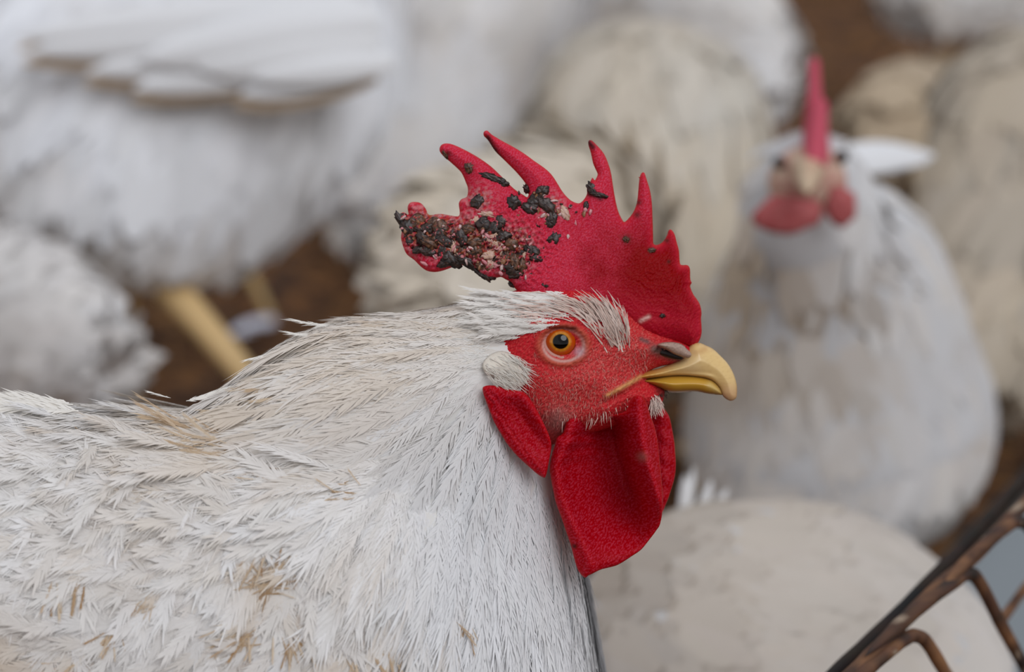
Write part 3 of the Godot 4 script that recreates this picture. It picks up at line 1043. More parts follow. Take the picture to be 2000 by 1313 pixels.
	var wat_tint := func(x: float, y: float, d: float) -> Color:
		var c := lin(158, 5, 16)
		c = c.lerp(lin(196, 62, 86), clampf(nz2.get_noise_2d(x * 2.1 + 40, y * 2.1) * 2.2 - 0.12, 0, 0.5))  # pink grain puts the fine specular sheen into the colour
		c = c.lerp(lin(188, 22, 28), 0.5 * (1.0 - smoothstep(0.0, 9.0, d)))
		c = c.lerp(lin(44, 28, 24), 0.9 * bell(Vector2(x - 1119, y - 1058).length() / 5.0))
		c = c.lerp(lin(150, 100, 90), 0.6 * bell(Vector2(x - 1246, y - 886).length() / 9.0))
		return c
	var wat := relief(wat_poly, 2.0, func(x, y, d): return wat_c.call(x, y) + wat_h.call(x, y, d), func(x, y, d): return wat_c.call(x, y) - wat_h.call(x, y, d), wat_tint)
	part("wattle", wat.mesh(M.skin), root, inv).set_meta("label", "long red folded wattle on the near side")
	var far_poly := smoothed([1200, 790, 1240, 775, 1268, 785, 1284, 790, 1296, 796.5, 1308, 812, 1314, 833, 1320, 866, 1323, 905, 1321.7, 930, 1312.6, 962, 1303.4, 986, 1296, 1003, 1284, 1019, 1262, 1034, 1235, 1030, 1205, 980, 1190, 900, 1190, 830])
	var far_c := func(x: float, y: float) -> float:
		return -62.0 + 30.0 * bell((x - 1300.0) / 30.0) + 2.0 * sin((y - 0.5 * x) * 0.16) * smoothstep(1270, 1300, x)
	var far := relief(far_poly, 2.2, func(x, y, d): return far_c.call(x, y) + wat_h.call(x, y, d), func(x, y, d): return far_c.call(x, y) - wat_h.call(x, y, d), wat_tint)
	part("wattle", far.mesh(M.skin), root, inv)
	var lobe_poly := smoothed([945, 753, 947.4, 770.5, 955, 792, 965.7, 819, 981, 846.6, 993, 865, 1011, 886, 1029.6, 903, 1049, 920, 1061.6, 926.5, 1066, 918, 1070, 898, 1075, 869, 1072, 849.6, 1061.6, 825, 1048, 798, 1032.7, 773.5, 1017.5, 761, 993, 757, 965.7, 750])
	var lobe_base := {}
	var lobe_z := func(x: float, y: float) -> float:
		var key := Vector2i(int(x / 8.0), int(y / 8.0))
		for c in [key, key + Vector2i(1, 0), key + Vector2i(0, 1), key + Vector2i(1, 1)]:
			if not lobe_base.has(c):
				lobe_base[c] = maxf(roo_z(c.x * 8.0, c.y * 8.0), 96.0)
		var fx := x / 8.0 - key.x
		var fy := y / 8.0 - key.y
		return lerpf(lerpf(lobe_base[key], lobe_base[key + Vector2i(1, 0)], fx), lerpf(lobe_base[key + Vector2i(0, 1)], lobe_base[key + Vector2i(1, 1)], fx), fy)
	var lobe_c := func(x: float, y: float) -> float:
		var s := (x - 945.0) * 0.62 - (y - 755.0) * 0.42        # across the fold
		var along := clampf((y - 770.0) / 130.0, 0, 1)
		return lobe_z.call(x, y) + 22.0 - 20.0 * bell((s - 22.0) / 13.0) * sin(PI * along) + 12.0 * bell((s - 44.0) / 12.0) + 2.4 * sin(s * 0.75 + nz.get_noise_2d(x * 3, y * 3) * 4.0) * bell((s - 4.0) / 18.0) * (1.0 - along * 0.6)
	var lobe := relief(lobe_poly, 2.0, func(x, y, d): return lobe_c.call(x, y) + wat_h.call(x, y, d), func(x, y, d): return lobe_c.call(x, y) - wat_h.call(x, y, d), wat_tint)
	part("ear_lobe", lobe.mesh(M.skin), root, inv).set_meta("label", "red wrinkled lower ear lobe")
	var ear_poly := smoothed([944, 717, 947.4, 703, 962.6, 689.6, 981, 685, 999, 691, 1014.4, 702, 1026.6, 717, 1032.7, 731, 1029.6, 744.5, 1016, 755, 996, 757, 981, 749, 965.7, 735, 952, 729])
	var ear := relief(ear_poly, 2.0, func(x, y, d): return lobe_z.call(x, y) + 10.0 + 12.0 * dome(d, 26.0), func(x, y, d): return lobe_z.call(x, y) - 4.0, func(x, y, d): return lin(212, 204, 190).lerp(lin(200, 150, 140), 0.35 * smoothstep(1000, 1035, x) + 0.3 * clampf(nz2.get_noise_2d(x * 2, y * 2), 0, 1)))
	part("ear_patch", ear.mesh(M.under), root, inv).set_meta("label", "white feathered ear patch")
	build_plumage(root, inv, body)
	build_bristles(root, inv, lobe_z)
	# --- far out of frame: legs and tail
	for s in [-1.0, 1.0]:
		var hip := roo_t * q_to_m(Vector3(380 + s * 60, -1760, -330 + s * 230))
		leg(root, base, hip, Vector3(hip.x + 0.012, 0, hip.z), 0.0085, Vector3(1, 0, 0))
	for k in 7:
		var a := -0.5 + k * 0.2
		var r0 := inv * q_to_m(Vector3(-950, -1080, -120 + 20 * k))
		var r1 := inv * q_to_m(Vector3(-1500 - 300 * cos(a), -700 + 420 * sin(a), -200 + 60 * k))
		part("tail_feather", blade(r0, r1, Vector3(0, 0.3, 1), 0.04, 0.12, Color(0.8, 0.79, 0.77)), root)


func beak_half(x: float, y: float, d: float) -> float:
	var t := lerpf(64.0, 22.0, smoothstep(1235, 1440, x)) * dome(d, lerpf(40.0, 46.0, smoothstep(1300, 1400, x)))
	t += 5.0 * bell((d - 6.0) / 5.0) * smoothstep(725, 735, y) * (1.0 - smoothstep(1380, 1410, x))
	return t


func beak_tint(x: float, y: float, d: float) -> Color:
	var c := lin(220, 186, 124)
	c = c.lerp(lin(208, 158, 74), smoothstep(1340, 1250, x))
	c = c.lerp(lin(216, 186, 136), 0.7 * bell(Vector2(x - 1345, y - 718).length() / 26.0))
	c = c.lerp(lin(200, 160, 116), smoothstep(735, 775, y) * smoothstep(1390, 1420, x))
	c = c.lerp(lin(176, 120, 62), 0.45 * bell(seg_d(Vector2(x, y), Vector2(1355, 690), Vector2(1375, 682)) / 7.0))
	c = c.lerp(lin(128, 92, 46), 0.55 * bell((d - 0.5) / 3.0) * smoothstep(728, 738, y) * (1.0 - smoothstep(1400, 1425, x)))
	return c.lerp(lin(190, 146, 90), 0.3 * clampf(nz2.get_noise_2d(x * 0.7, y * 1.4), 0, 1))


func build_plumage(root: Node3D, inv: Transform3D, body: MB) -> void:
	var bare := smoothed([1130, 545, 1170, 590, 1195, 632, 1150, 634, 1100, 632, 1060, 648, 1020, 668, 992, 684, 985, 705, 985, 760, 1000, 830, 1035, 890, 1060, 935, 1085, 950, 1250, 950, 1450, 700, 1400, 560])
	var coat := Coat.new()
	# stains: x, y, reach, strength
	var stains := [680, 690, 190, .6, 860, 610, 130, .55, 500, 770, 120, .6, 640, 830, 120, .4, 330, 900, 170, .35, 470, 800, 45, .8, 385, 850, 55, .75, 320, 845, 50, .6, 430, 885, 50, .75, 445, 930, 40, .5, 545, 1118, 40, 1.0, 565, 1110, 22, 1.0, 602, 1212, 20, 1.0, 512, 1205, 26, .9, 730, 1205, 40, .5, 760, 1250, 30, .6, 640, 1285, 30, .7, 675, 1290, 20, .9, 870, 1190, 30, .6, 200, 835, 18, .6, 100, 862, 14, .6, 185, 818, 14, .6, 60, 1260, 90, .55, 200, 1270, 30, .7, 700, 1100, 60, .25, 870, 880, 50, .15, 590, 945, 40, .4, 740, 1110, 28, .4, 210, 1080, 50, .3, 180, 900, 100, .18, 330, 1135, 25, .7, 940, 675, 25, .5]
	var pick := func(c: Vector3, n: Vector3) -> float:
		if c.x > -80.0 and c.y > -1400.0 and n.z > -0.35:
			return 1.0
		return 0.05
	for e in on_mesh(body, 8200, pick):
		var p: Vector3 = e[0]
		var n: Vector3 = e[1]
		var x := p.x
		var y := -p.y
		if Geometry2D.is_point_in_polygon(Vector2(x, p.y), bare):
			continue
		var f := flow(x, y)
		var neck := smoothstep(1000.0, 780.0, y) * smoothstep(330.0, 560.0, x)
		neck = maxf(neck, smoothstep(620.0, 860.0, x))
		var wild := lerpf(0.42, 0.09, neck)
		var turn := rng.randfn(0.0, wild) + lerpf(1.5, 0.3, neck) * nz.get_noise_2d(x * 0.9, y * 0.9)
		f = f.rotated(turn)
		var head := smoothstep(840.0, 980.0, x) * smoothstep(780.0, 690.0, y)
		var ln := lerpf(lerpf(118.0, 215.0, neck), 78.0, head) * rng.randf_range(0.75, 1.25)
		if rng.randf() < 0.25 or x > 880.0 and y > 680.0 and y < 960.0 and rng.randf() < 0.5:
			ln *= 0.55
		var lift := lerpf(0.085, 0.035, neck) * rng.randf_range(0.2, 1.6)
		if neck < 0.4 and rng.randf() < 0.03:
			lift += 0.16
		var fit := hug(roo, p, n, Vector3(f.x, -f.y, 0), ln, lift)
		lift = fit[1]
		var kind: int = int(fit[0]) + 5 * (rng.randi() % 2) + (0 if rng.randf() < neck * 1.1 or head > 0.3 else 10)
		var white := Color(0.80, 0.775, 0.745)
		white = white.lerp(Color(0.86, 0.85, 0.85), rng.randf() * 0.6)
		white = white.lerp(Color(0.81, 0.82, 0.84), 0.8 * smoothstep(700.0, 930.0, x) * smoothstep(690.0, 800.0, y))
		white = white * rng.randf_range(0.94, 1.04)
		var dirt := Color(0.64, 0.51, 0.37)
		var ends := []
		var luck := rng.randf_range(0.5, 1.15)
		for along in [0.25, 0.85]:
			var sx: float = x + f.x * ln * along
			var sy: float = y + f.y * ln * along
			var s := 0.0
			for k in range(0, stains.size(), 4):
				var dd: float = Vector2(sx - stains[k], sy - stains[k + 1]).length() / stains[k + 2]
				if dd < 2.2:
					s = maxf(s, stains[k + 3] * bell(dd))
			s = clampf(s + 0.06 + 0.30 * nz.get_noise_2d(sx * 1.4, sy * 1.4) * smoothstep(1000, 500, x), 0, 1)
			var hit := s * luck
			var w := white.lerp(dirt, clampf(hit * 1.05, 0, 0.9))
			if hit > 0.6:
				w = w.lerp(Color(0.30, 0.16, 0.06), clampf((hit - 0.6) * 2.0, 0, 0.75))
			w.a = 1.0
			ends.append(w)
		white.a = 1.0
		var d3 := Vector3(f.x, -f.y, 0)
		coat.put(feathers[kind], lay(q_to_m(p - n * 1.0), n, d3, ln * U, 1.0, minf(lift, 0.3)), ends[0], n, ends[1])
	for t in [[548, 1112, 30, 44, 34, -0.7], [566, 1100, 10, 40, 16, -1.5], [602, 1208, 14, 34, 16, 1.3], [514, 1200, 16, 40, 24, 2.2], [466, 852, 24, 60, 42, 2.9], [385, 848, 26, 70, 60, 3.0], [440, 886, 16, 40, 40, 2.6], [480, 800, 14, 70, 36, 2.7], [196, 832, 5, 26, 14, 3.1], [345, 818, 6, 30, 16, 3.1], [335, 1140, 8, 26, 14, 2.4], [212, 1095, 7, 40, 16, 1.8], [168, 1110, 5, 40, 12, 1.7], [200, 1262, 14, 40, 40, 2.6], [670, 1290, 10, 40, 18, 1.5], [640, 1288, 8, 30, 14, 1.8], [755, 1240, 10, 50, 40, 1.4], [905, 1196, 8, 30, 14, 1.5], [556, 930, 10, 60, 30, 2.8], [700, 942, 8, 30, 26, 2.9], [735, 1118, 8, 30, 24, 1.8], [280, 1200, 10, 30, 16, 2.0], [555, 760, 8, 60, 40, 2.7]]:
		for k in int(t[2] * 1.6):
			var x: float = t[0] + rng.randfn(0, t[4] * 0.6)
			var y: float = t[1] + rng.randfn(0, t[4] * 0.35)
			var z := roo_z(x, y)
			var a: float = t[5] + rng.randfn(0, 0.4)
			var c := Color(0.70, 0.57, 0.42).lerp(Color(0.40, 0.22, 0.08), pow(rng.randf(), 1.4) * (1.0 if t[4] < 36 else 0.55))
			coat.put(feathers[rng.randi() % 3 + 1], lay(q_to_m(Vector3(x, -y, z + 11.0)), Vector3(0, 0.1, 1).normalized(), Vector3(cos(a), -sin(a), 0), t[3] * U * rng.randf_range(0.7, 1.7), rng.randf_range(0.4, 0.9), rng.randf_range(0.0, 0.12)), c)
	coat_part("plumage", coat, root, inv)
	# a few single feathers that stand out of the outline: root x, y, z, tip x, y, z, width
	for s in [[690, 640, 40, 575, 623, 50, 0], [720, 620, 20, 594, 606, 40, 3], [690, 660, 60, 568, 653, 70, 5], [750, 622, 30, 622, 604, 30, 8], [560, 685, 60, 488, 716, 70, 6], [390, 780, 30, 454, 711, 60, 12], [372, 782, 60, 452, 720, 80, 10], [342, 776, 60, 303, 743, 70, 1], [150, 790, 40, -60, 738, 40, 11], [146, 786, 60, -60, 744, 60, 17], [150, 795, 80, -60, 756, 80, 12], [170, 800, 90, -40, 772, 90, 16], [720, 640, 60, 606, 638, 70, 2]]:
		var r0 := q_to_m(Vector3(s[0], -s[1], s[2]))
		var r1 := q_to_m(Vector3(s[3], -s[4], s[5]))
		var one := Coat.new()
		one.put(feathers[s[6]], lay(r0, Vector3(0, 0.75, 0.66), r1 - r0, (r1 - r0).length(), 0.8, 0.0), Color(0.84, 0.80, 0.74))
		part("loose_feather", one.mb.mesh(M.feather), root, inv)


func face_d(x: float, y: float) -> float:
	var m := 1e9
	for k in head_poly.size():
		m = minf(m, seg_d(Vector2(x, -y), head_poly[k], head_poly[(k + 1) % head_poly.size()]))
	return m


func build_bristles(root: Node3D, inv: Transform3D, lobe_z: Callable) -> void:
	var meshes := [bristle_mesh(1), bristle_mesh(2), bristle_mesh(3)]
	var coat := Coat.new()
	var put := func(x: float, y: float, dir: Vector2, ln: float, wide: float, lift: float, col: Color) -> void:
		var dd := face_d(x, y)
		var z := head_z(x, y, dd)
		var n := Vector3(-(head_z(x + 4, y, dd) - head_z(x - 4, y, dd)) / 8.0, (head_z(x, y + 4, dd) - head_z(x, y - 4, dd)) / 8.0, 1).normalized()
		var k := rng.randi() % 3
		coat.put(meshes[k], lay(q_to_m(Vector3(x, -y, z - 1.5)), n, Vector3(dir.x, -dir.y, 0), ln * U, wide, lift), col)
	var pale := lin(214, 176, 158)
	var white := lin(234, 212, 200)
	# brow: long pale bristles from the lores up and back over the eye
	for k in 480:
		var t := rng.randf()
		var c := Vector2(1232, 668).lerp(Vector2(1195, 612), minf(t * 2.2, 1.0))
		if t > 0.45:
			c = Vector2(1195, 612).lerp(Vector2(1030, 590), (t - 0.45) / 0.55)
		c += Vector2(rng.randfn(-12, 16), rng.randfn(8, 14))
		if Vector2((c.x - 1095) / 1.2, c.y - 668).length() < 38.0:
			continue
		if c.x > 1228.0 or c.y > 690.0:
			continue
		put.call(c.x, c.y, flow(c.x, c.y).rotated(rng.randfn(0, 0.12)), rng.randf_range(28, 56), rng.randf_range(0.8, 1.3), rng.randf_range(0.05, 0.25), white.lerp(pale, rng.randf() * 0.6))
	for k in 330:
		var c := Vector2(rng.randf_range(975, 1110), rng.randf_range(572, 662))
		if k > 260:
			c = Vector2(rng.randf_range(915, 958), rng.randf_range(660, 705))
			coat.put(feathers[rng.randi() % 10], lay(q_to_m(Vector3(c.x, -c.y, maxf(roo_z(c.x, c.y), 92.0) + 3.0)), Vector3(0, 0, 1), Vector3(-1, rng.randfn(-0.35, 0.25), 0), rng.randf_range(55, 95) * U, rng.randf_range(0.8, 1.2), rng.randf_range(-0.05, 0.06)), Color(0.82, 0.79, 0.75) * rng.randf_range(0.93, 1.05))
			continue
		if c.y > 668.0 - 0.34 * (c.x - 985.0) + rng.randf_range(-6, 6):
			continue
		var dd := face_d(c.x, c.y)
		var z := head_z(c.x, c.y, dd) if Geometry2D.is_point_in_polygon(Vector2(c.x, -c.y), head_poly) else roo_z(c.x, c.y)
		coat.put(feathers[rng.randi() % 10], lay(q_to_m(Vector3(c.x, -c.y, z + 1.0)), Vector3(0, clampf((640.0 - c.y) / 90.0, 0, 0.7), 1).normalized(), Vector3(-1, rng.randfn(-0.08, 0.12), 0), rng.randf_range(60, 95) * U, rng.randf_range(0.8, 1.2), rng.randf_range(0.0, 0.07)), Color(0.82, 0.78, 0.73) * rng.randf_range(0.93, 1.05))
	# lores and cheek: short stubs pointing down and back
	for k in 1700:
		var c := Vector2(rng.randf_range(1010, 1265), rng.randf_range(640, 830))
		var e := Vector2((c.x - 1098) / 1.25, c.y - 672).length()
		if e < 44.0 or c.y > 850 - 0.25 * (c.x - 1050) or c.y > 752 - 0.5 * (c.x - 1200) and c.x > 1200 or c.x < 1040 and c.y < 700:
			continue
		var dir := Vector2(0.25, 1.0)
		if c.y < 690 and c.x > 1130:
			dir = Vector2(0.35, 0.9)
		elif c.y > 760:
			dir = Vector2(-0.12, 1.0)
		elif c.x < 1080:
			dir = Vector2(0.5, 0.8)
		put.call(c.x, c.y, dir.rotated(rng.randfn(0, 0.25)), rng.randf_range(6, 11), rng.randf_range(1.4, 2.2), rng.randf_range(0.1, 0.45), lin(210, 150, 136).lerp(lin(190, 80, 76), rng.randf()))
	# the row of longer bristles along the jaw
	for k in 40:
		var t := rng.randf()
		var c := Vector2(1095, 822).lerp(Vector2(1240, 786), t) + Vector2(rng.randfn(0, 3), rng.randfn(0, 7))
		put.call(c.x, c.y, Vector2(rng.randfn(-0.05, 0.15), 1.0), rng.randf_range(10, 24), rng.randf_range(0.8, 1.3), rng.randf_range(0.2, 0.6), white.lerp(pale, rng.randf() * 0.6))
	# tuft below the chin and by the lobe
	for k in 60:
		var c := Vector2(rng.randf_range(1268, 1290), rng.randf_range(770, 795))
		put.call(c.x, c.y, Vector2(rng.randfn(0.15, 0.3), 1.0), rng.randf_range(16, 34), 1.1, rng.randf_range(0.2, 0.7), white.lerp(pale, rng.randf() * 0.5))
	for k in 40:
		var c := Vector2(rng.randf_range(1274, 1302), rng.randf_range(760, 772))
		put.call(c.x, c.y, Vector2(rng.randfn(0.3, 0.3), 1.0), rng.randf_range(6, 15), 1.4, rng.randf_range(0.2, 0.7), lin(60, 36, 26))
	coat_part("face_bristles", coat, root, inv)
	# fine white hairs of the ear patch
	var ears := Coat.new()
	for k in 260:
		var a := rng.randf() * TAU
		var r := sqrt(rng.randf())
		var c := Vector2(988 + 40 * r * cos(a), 720 + 32 * r * sin(a))
		ears.put(meshes[k % 3], lay(q_to_m(Vector3(c.x, -c.y, lobe_z.call(c.x, c.y) + 20.0)), Vector3(0, 0, 1), Vector3(0.75, -0.65, 0).rotated(Vector3(0, 0, 1), rng.randfn(0, 0.3)), rng.randf_range(18, 34) * U, 0.7, rng.randf_range(0.0, 0.2)), lin(232, 226, 216).lerp(lin(206, 186, 172), rng.randf() * rng.randf()))
	coat_part("ear_hairs", ears, root, inv)


func leg(root: Node3D, base: Vector3, hip: Vector3, foot: Vector3, r: float, ahead: Vector3, via := Vector3.ZERO) -> MeshInstance3D:
	var mb := MB.new()
	var col := lin(222, 188, 134)
	var mid := hip.lerp(foot, 0.5) if via == Vector3.ZERO else via
	if via != Vector3.ZERO:
		mb.tube([hip - base, hip.lerp(via, 0.5) - base, via - base, via.lerp(foot, 0.5) - base, foot + Vector3(0, r, 0) - base], [r * 1.3, r * 1.1, r, r, r * 1.2], 12, col)
	else:
		mb.tube([hip - base, hip.lerp(foot, 0.2) - base, mid - base, foot.lerp(hip, 0.12) - base, foot + Vector3(0, r, 0) - base], [r * 1.5, r * 1.25, r, r, r * 1.2], 12, col)
	for a in [-0.5, 0.0, 0.5, PI]:
		var d := ahead.rotated(Vector3.UP, a)
		var ln := 0.055 if a != PI else 0.025
		var f := foot - base + Vector3(0, r * 0.75, 0)
		mb.tube([f, f + d * ln * 0.5 + Vector3(0, r * 0.2, 0), f + d * ln * 0.85 - Vector3(0, r * 0.2, 0), f + d * ln - Vector3(0, r * 0.55, 0)], [r * 0.9, r * 0.7, r * 0.55, r * 0.15], 8, col)
	return part("leg", mb.mesh(M.leg), root)


# ------------------------------------------------------------------ the hens behind
# prims: flat list of px, py, depth, radius in px (as seen at that depth), pairs of ends
func hen(label: String, prims: Array, ahead: Vector3, o := {}) -> Node3D:
	var f := Field.new()
	f.k = o.get("blend", 0.035)
	var mid := Vector3.ZERO
	var cnt := 0
	for e in prims:
		var p0 := P(e[0], e[1], e[2])
		var r0: float = e[3] * K * e[2]
		var p1 := p0
		var r1 := r0
		if e.size() > 4:
			p1 = P(e[4], e[5], e[6])
			r1 = e[7] * K * e[6]
		f.cone(p0, r0, p1, r1)
		mid += (p0 + p1) * 0.5
		cnt += 1
	mid /= cnt
	var base := Vector3(mid.x, 0, mid.z)
	if o.has("base"):
		base = Vector3((o.base as Vector3).x, 0, (o.base as Vector3).z)
	var root := thing("hen", label, "hen", base, "hens crowding behind the rooster")
	var tone: Color = o.get("tone", Color(0.80, 0.78, 0.77))
	var body := f.nets(o.get("cell", 0.012), f.bounds(), tone * 0.86)
	var own := MB.new()
	own.v = body.v.duplicate()
	own.n = body.n.duplicate()
	own.c = body.c.duplicate()
	own.i = body.i.duplicate()
	var back := Transform3D(Basis(), -base)
	part("body", own.mesh(M.under), root, back)
	var coat := Coat.new()
	var ln0: float = o.get("length", 0.045)
	var lift0: float = o.get("lift", 0.025)
	var wild: float = o.get("wild", 0.3)
	var tan_c: Color = o.get("tan", Color(0.66, 0.51, 0.33))
	var dirt: float = o.get("dirt", 0.3)
	var bare: Array = o.get("bare", [])
	for e in on_mesh(body, o.get("count", 1300), func(_c, _n): return 1.0):
		var p: Vector3 = e[0]
		var n: Vector3 = e[1]
		var skip := false
		for b in bare:
			if p.distance_to(b[0]) < b[1]:
				skip = true
		if skip:
			continue
		var dir: Vector3 = (-ahead + Vector3(0, o.get("droop", -0.55), 0)).normalized()
		if o.has("out"):
			dir = (dir * 0.5 + (p - (o.out as Vector3)).normalized()).normalized()
		dir = dir.rotated(n, rng.randfn(0, wild) + 0.7 * nz.get_noise_3dv(p * 700.0))
		var ln := ln0 * rng.randf_range(0.7, 1.3)
		var fit := hug(f, p, n, dir, ln, lift0 * rng.randf_range(0.3, 1.8))
		if rng.randf() < o.get("stiff", 0.0):
			fit = [1, rng.randf_range(0.0, 0.12)]
		var kind: int = int(fit[0]) + 20 + (5 + 5 * (rng.randi() % 2) if rng.randf() < o.get("fluffy", 0.6) else 0)
		var vary: float = o.get("vary", 0.05)
		var c := tone * rng.randf_range(1.0 - vary, 1.0 + vary)
		var s := nz.get_noise_3dv(p * 1300.0) + 0.25 * nz.get_noise_3dv(p * 3000.0)
		c = c.lerp(tan_c, clampf(dirt * (0.6 + s * 1.5), 0, 0.85))
		for q in o.get("stain_and_shade", []):                    # px, py, depth, reach in metres, strength
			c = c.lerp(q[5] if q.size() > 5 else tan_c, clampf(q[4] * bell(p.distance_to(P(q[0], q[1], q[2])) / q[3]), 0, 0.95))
		c.a = 1.0
		coat.put(feathers[kind], lay(p - n * 0.0005, n, dir, ln, 1.0, minf(fit[1], 0.3)), c, n)
	coat_part("plumage", coat, root, back)
	if o.get("legs", true):
		var side := Vector3.UP.cross(ahead).normalized() * 0.035
		for s in [-1.0, 1.0]:
			var hip: Vector3 = base + side * s + Vector3(0, 0.13, 0)
			leg(root, base, hip, Vector3(hip.x, 0.0, hip.z), 0.0065, ahead)
	return root


func fan(root: Node3D, list: Array, d0: float, d1: float, facing: Vector3, called: String, tone := Color(0.80, 0.79, 0.80)) -> void:
	for s in list:                                         # root x, y, tip x, y, width in px
		var a := P(s[0], s[1], d0) - root.position
		var b := P(s[2], s[3], d1) - root.position
		part(called, blade(a, b, facing, s[4] * K * d0, 0.05, tone), root)


func build_hens() -> void:
	var white := Color(0.80, 0.80, 0.81)
	var cream := Color(0.66, 0.60, 0.51)
	var right := Vector3(1, 0, 0)
	# A: upper left, side on, its wing and one yellow leg in view
	var a_base := P(400, 160, 1.27)
	var a := hen("white hen side on at upper left, folded wing and one thick yellow leg showing", [[130, 180, 1.27, 280, 335, 240, 1.26, 315], [480, 90, 1.27, 298, 300, 120, 1.27, 290], [560, 0, 1.27, 200, 760, -330, 1.27, 90], [760, -330, 1.27, 95, 790, -345, 1.27, 92], [80, 60, 1.27, 180, -330, -160, 1.3, 70]], right, {"tone": Color(0.82, 0.83, 0.86), "dirt": 0.12, "vary": 0.09, "stain_and_shade": [[330, 570, 1.2, 0.045, 0.6], [60, 500, 1.2, 0.06, 0.4]], "count": 2400, "base": a_base, "legs": false, "droop": -2.6, "length": 0.055, "lift": 0.035, "wild": 0.16, "fluffy": 0.95})
	var tan_edge := Color(0.60, 0.46, 0.32)
	fan(a, [[700, 40, 60, 92, 80], [710, 60, 70, 122, 80], [720, 84, 185, 160, 85], [730, 100, 275, 192, 80], [740, 110, 420, 186, 60], [735, 140, 470, 204, 70]], 1.168, 1.156, Vector3(0, 0.35, 1), "wing_feather", tan_edge)
	fan(a, [[700, 20, 60, 70, 90], [700, 40, 70, 100, 80], [720, 62, 190, 138, 90], [730, 80, 280, 170, 90], [740, 120, 480, 182, 70]], 1.161, 1.149, Vector3(0, 0.35, 1), "wing_feather", white)
	fan(a, [[740, 40, 290, 112, 110], [740, 80, 400, 128, 110], [770, 120, 500, 150, 60]], 1.154, 1.143, Vector3(0, 0.35, 1), "wing_covert", white)
	var knee := P(330, 560, 1.25)
	var ankle := P(482, 735, 1.22)
	var foot := ankle + (ankle - knee) * 0.3
	foot.y = 0.0
	leg(a, a_base * Vector3(1, 0, 1), knee, foot, 0.0075, Vector3(1, 0, 0.3), ankle).set_meta("label", "thick yellow leg")
	leg(a, a_base * Vector3(1, 0, 1), P(230, 480, 1.32), Vector3(P(230, 480, 1.32).x, 0, P(230, 480, 1.32).z), 0.0075, Vector3(1, 0, 0))
	hen_head(a, P(790, -345, 1.27), right, 0.021)
	# B: white birds at the top middle
	var b1 := hen("white hen at top middle, right beside the big hen with the folded wing", [[960, 40, 1.8, 215, 900, 260, 1.78, 165], [900, 260, 1.78, 165, 740, 380, 1.75, 90], [980, -80, 1.8, 140, 900, -330, 1.8, 60]], Vector3(0.6, 0, -0.8), {"tone": white, "dirt": 0.22, "stain_and_shade": [[770, 210, 1.66, 0.035, 0.75, Color(0.42, 0.30, 0.18)], [720, 330, 1.66, 0.045, 0.85, Color(0.42, 0.30, 0.19)], [680, 420, 1.66, 0.05, 0.6, Color(0.5, 0.44, 0.38)], [930, 150, 1.5, 0.03, 0.4]], "count": 1400, "droop": -1.0, "length": 0.045})  # left edge and lower belly: shade painted into the feather colour
	hen_head(b1, P(900, -335, 1.8), Vector3(0.6, 0, -0.8), 0.021)
	var b2 := hen("white hen at top right of centre with rounded rump before the brown litter", [[1330, 50, 1.62, 185, 1405, 100, 1.62, 150], [1340, -60, 1.62, 120, 1420, -330, 1.62, 60]], Vector3(-0.8, 0, -0.5), {"tone": white, "dirt": 0.28, "count": 1300, "length": 0.045, "droop": -0.8})
	hen_head(b2, P(1420, -335, 1.62), Vector3(-0.8, 0, -0.5), 0.021)
	hen("cream hen with brown-edged feathers behind the points of the red comb", [[1260, 270, 1.36, 235, 1170, 330, 1.38, 190], [1360, 460, 1.34, 170, 1300, 600, 1.32, 130]], Vector3(0.3, 0, -0.95), {"tone": Color(0.66, 0.62, 0.55), "dirt": 0.34, "count": 1300, "wild": 0.2, "droop": -2.2, "lift": 0.02, "fluffy": 0.9, "length": 0.045, "stain_and_shade": [[1200, 200, 1.25, 0.02, 0.7], [1220, 150, 1.25, 0.02, 0.5], [1140, 230, 1.25, 0.02, 0.6], [1370, 350, 1.25, 0.05, 0.6]]})
	var b3b := P(1010, 480, 1.12)
	hen("cream fluffy hen rump with ragged edge behind the scabby end of the comb", [[985, 490, 1.12, 190, 1110, 470, 1.14, 195], [930, 570, 1.10, 155, 1090, 640, 1.10, 170]], Vector3(1, 0, -0.2), {"tone": cream, "dirt": 0.30, "count": 2000, "lift": 0.05, "wild": 0.3, "fluffy": 0.9, "length": 0.036, "base": b3b, "stiff": 0.3, "droop": 0.05})
	# C: hen facing the camera on the right
	var c_base := P(1630, 760, 1.08)
	var ch := P(1578, 355, 0.985)
	var toward := Vector3(-0.05, 0, 1)
	var c := hen("white hen facing the camera on the right with a narrow upright pink comb", [[1580, 350, 0.99, 74, 1580, 420, 1.0, 92], [1580, 430, 1.0, 100, 1610, 590, 1.05, 175], [1680, 470, 1.06, 100, 1690, 560, 1.06, 120], [1610, 640, 1.06, 205, 1630, 810, 1.08, 270], [1640, 800, 1.1, 270, 1650, 560, 1.20, 150]], toward, {"tone": Color(0.65, 0.645, 0.65), "dirt": 0.20, "stain_and_shade": [[1380, 640, 1.0, 0.045, 0.6], [1440, 480, 1.0, 0.03, 0.6], [1690, 600, 0.95, 0.014, 0.8, Color(0.45, 0.36, 0.36)], [1590, 520, 0.93, 0.02, 0.6, Color(0.62, 0.36, 0.36)], [1560, 860, 0.9, 0.05, 0.35]], "count": 2200, "length": 0.030, "lift": 0.025, "droop": -1.8, "base": c_base, "cell": 0.008, "blend": 0.035, "bare": [[P(1578, 345, 0.97), 0.016], [P(1560, 415, 0.975), 0.019]]})
	facing_head(c)
	fan(c, [[1640, 300, 1818, 302, 70], [1660, 320, 1800, 306, 55]], 1.10, 1.12, Vector3(0, 0.8, 0.6), "wing_feather", white)
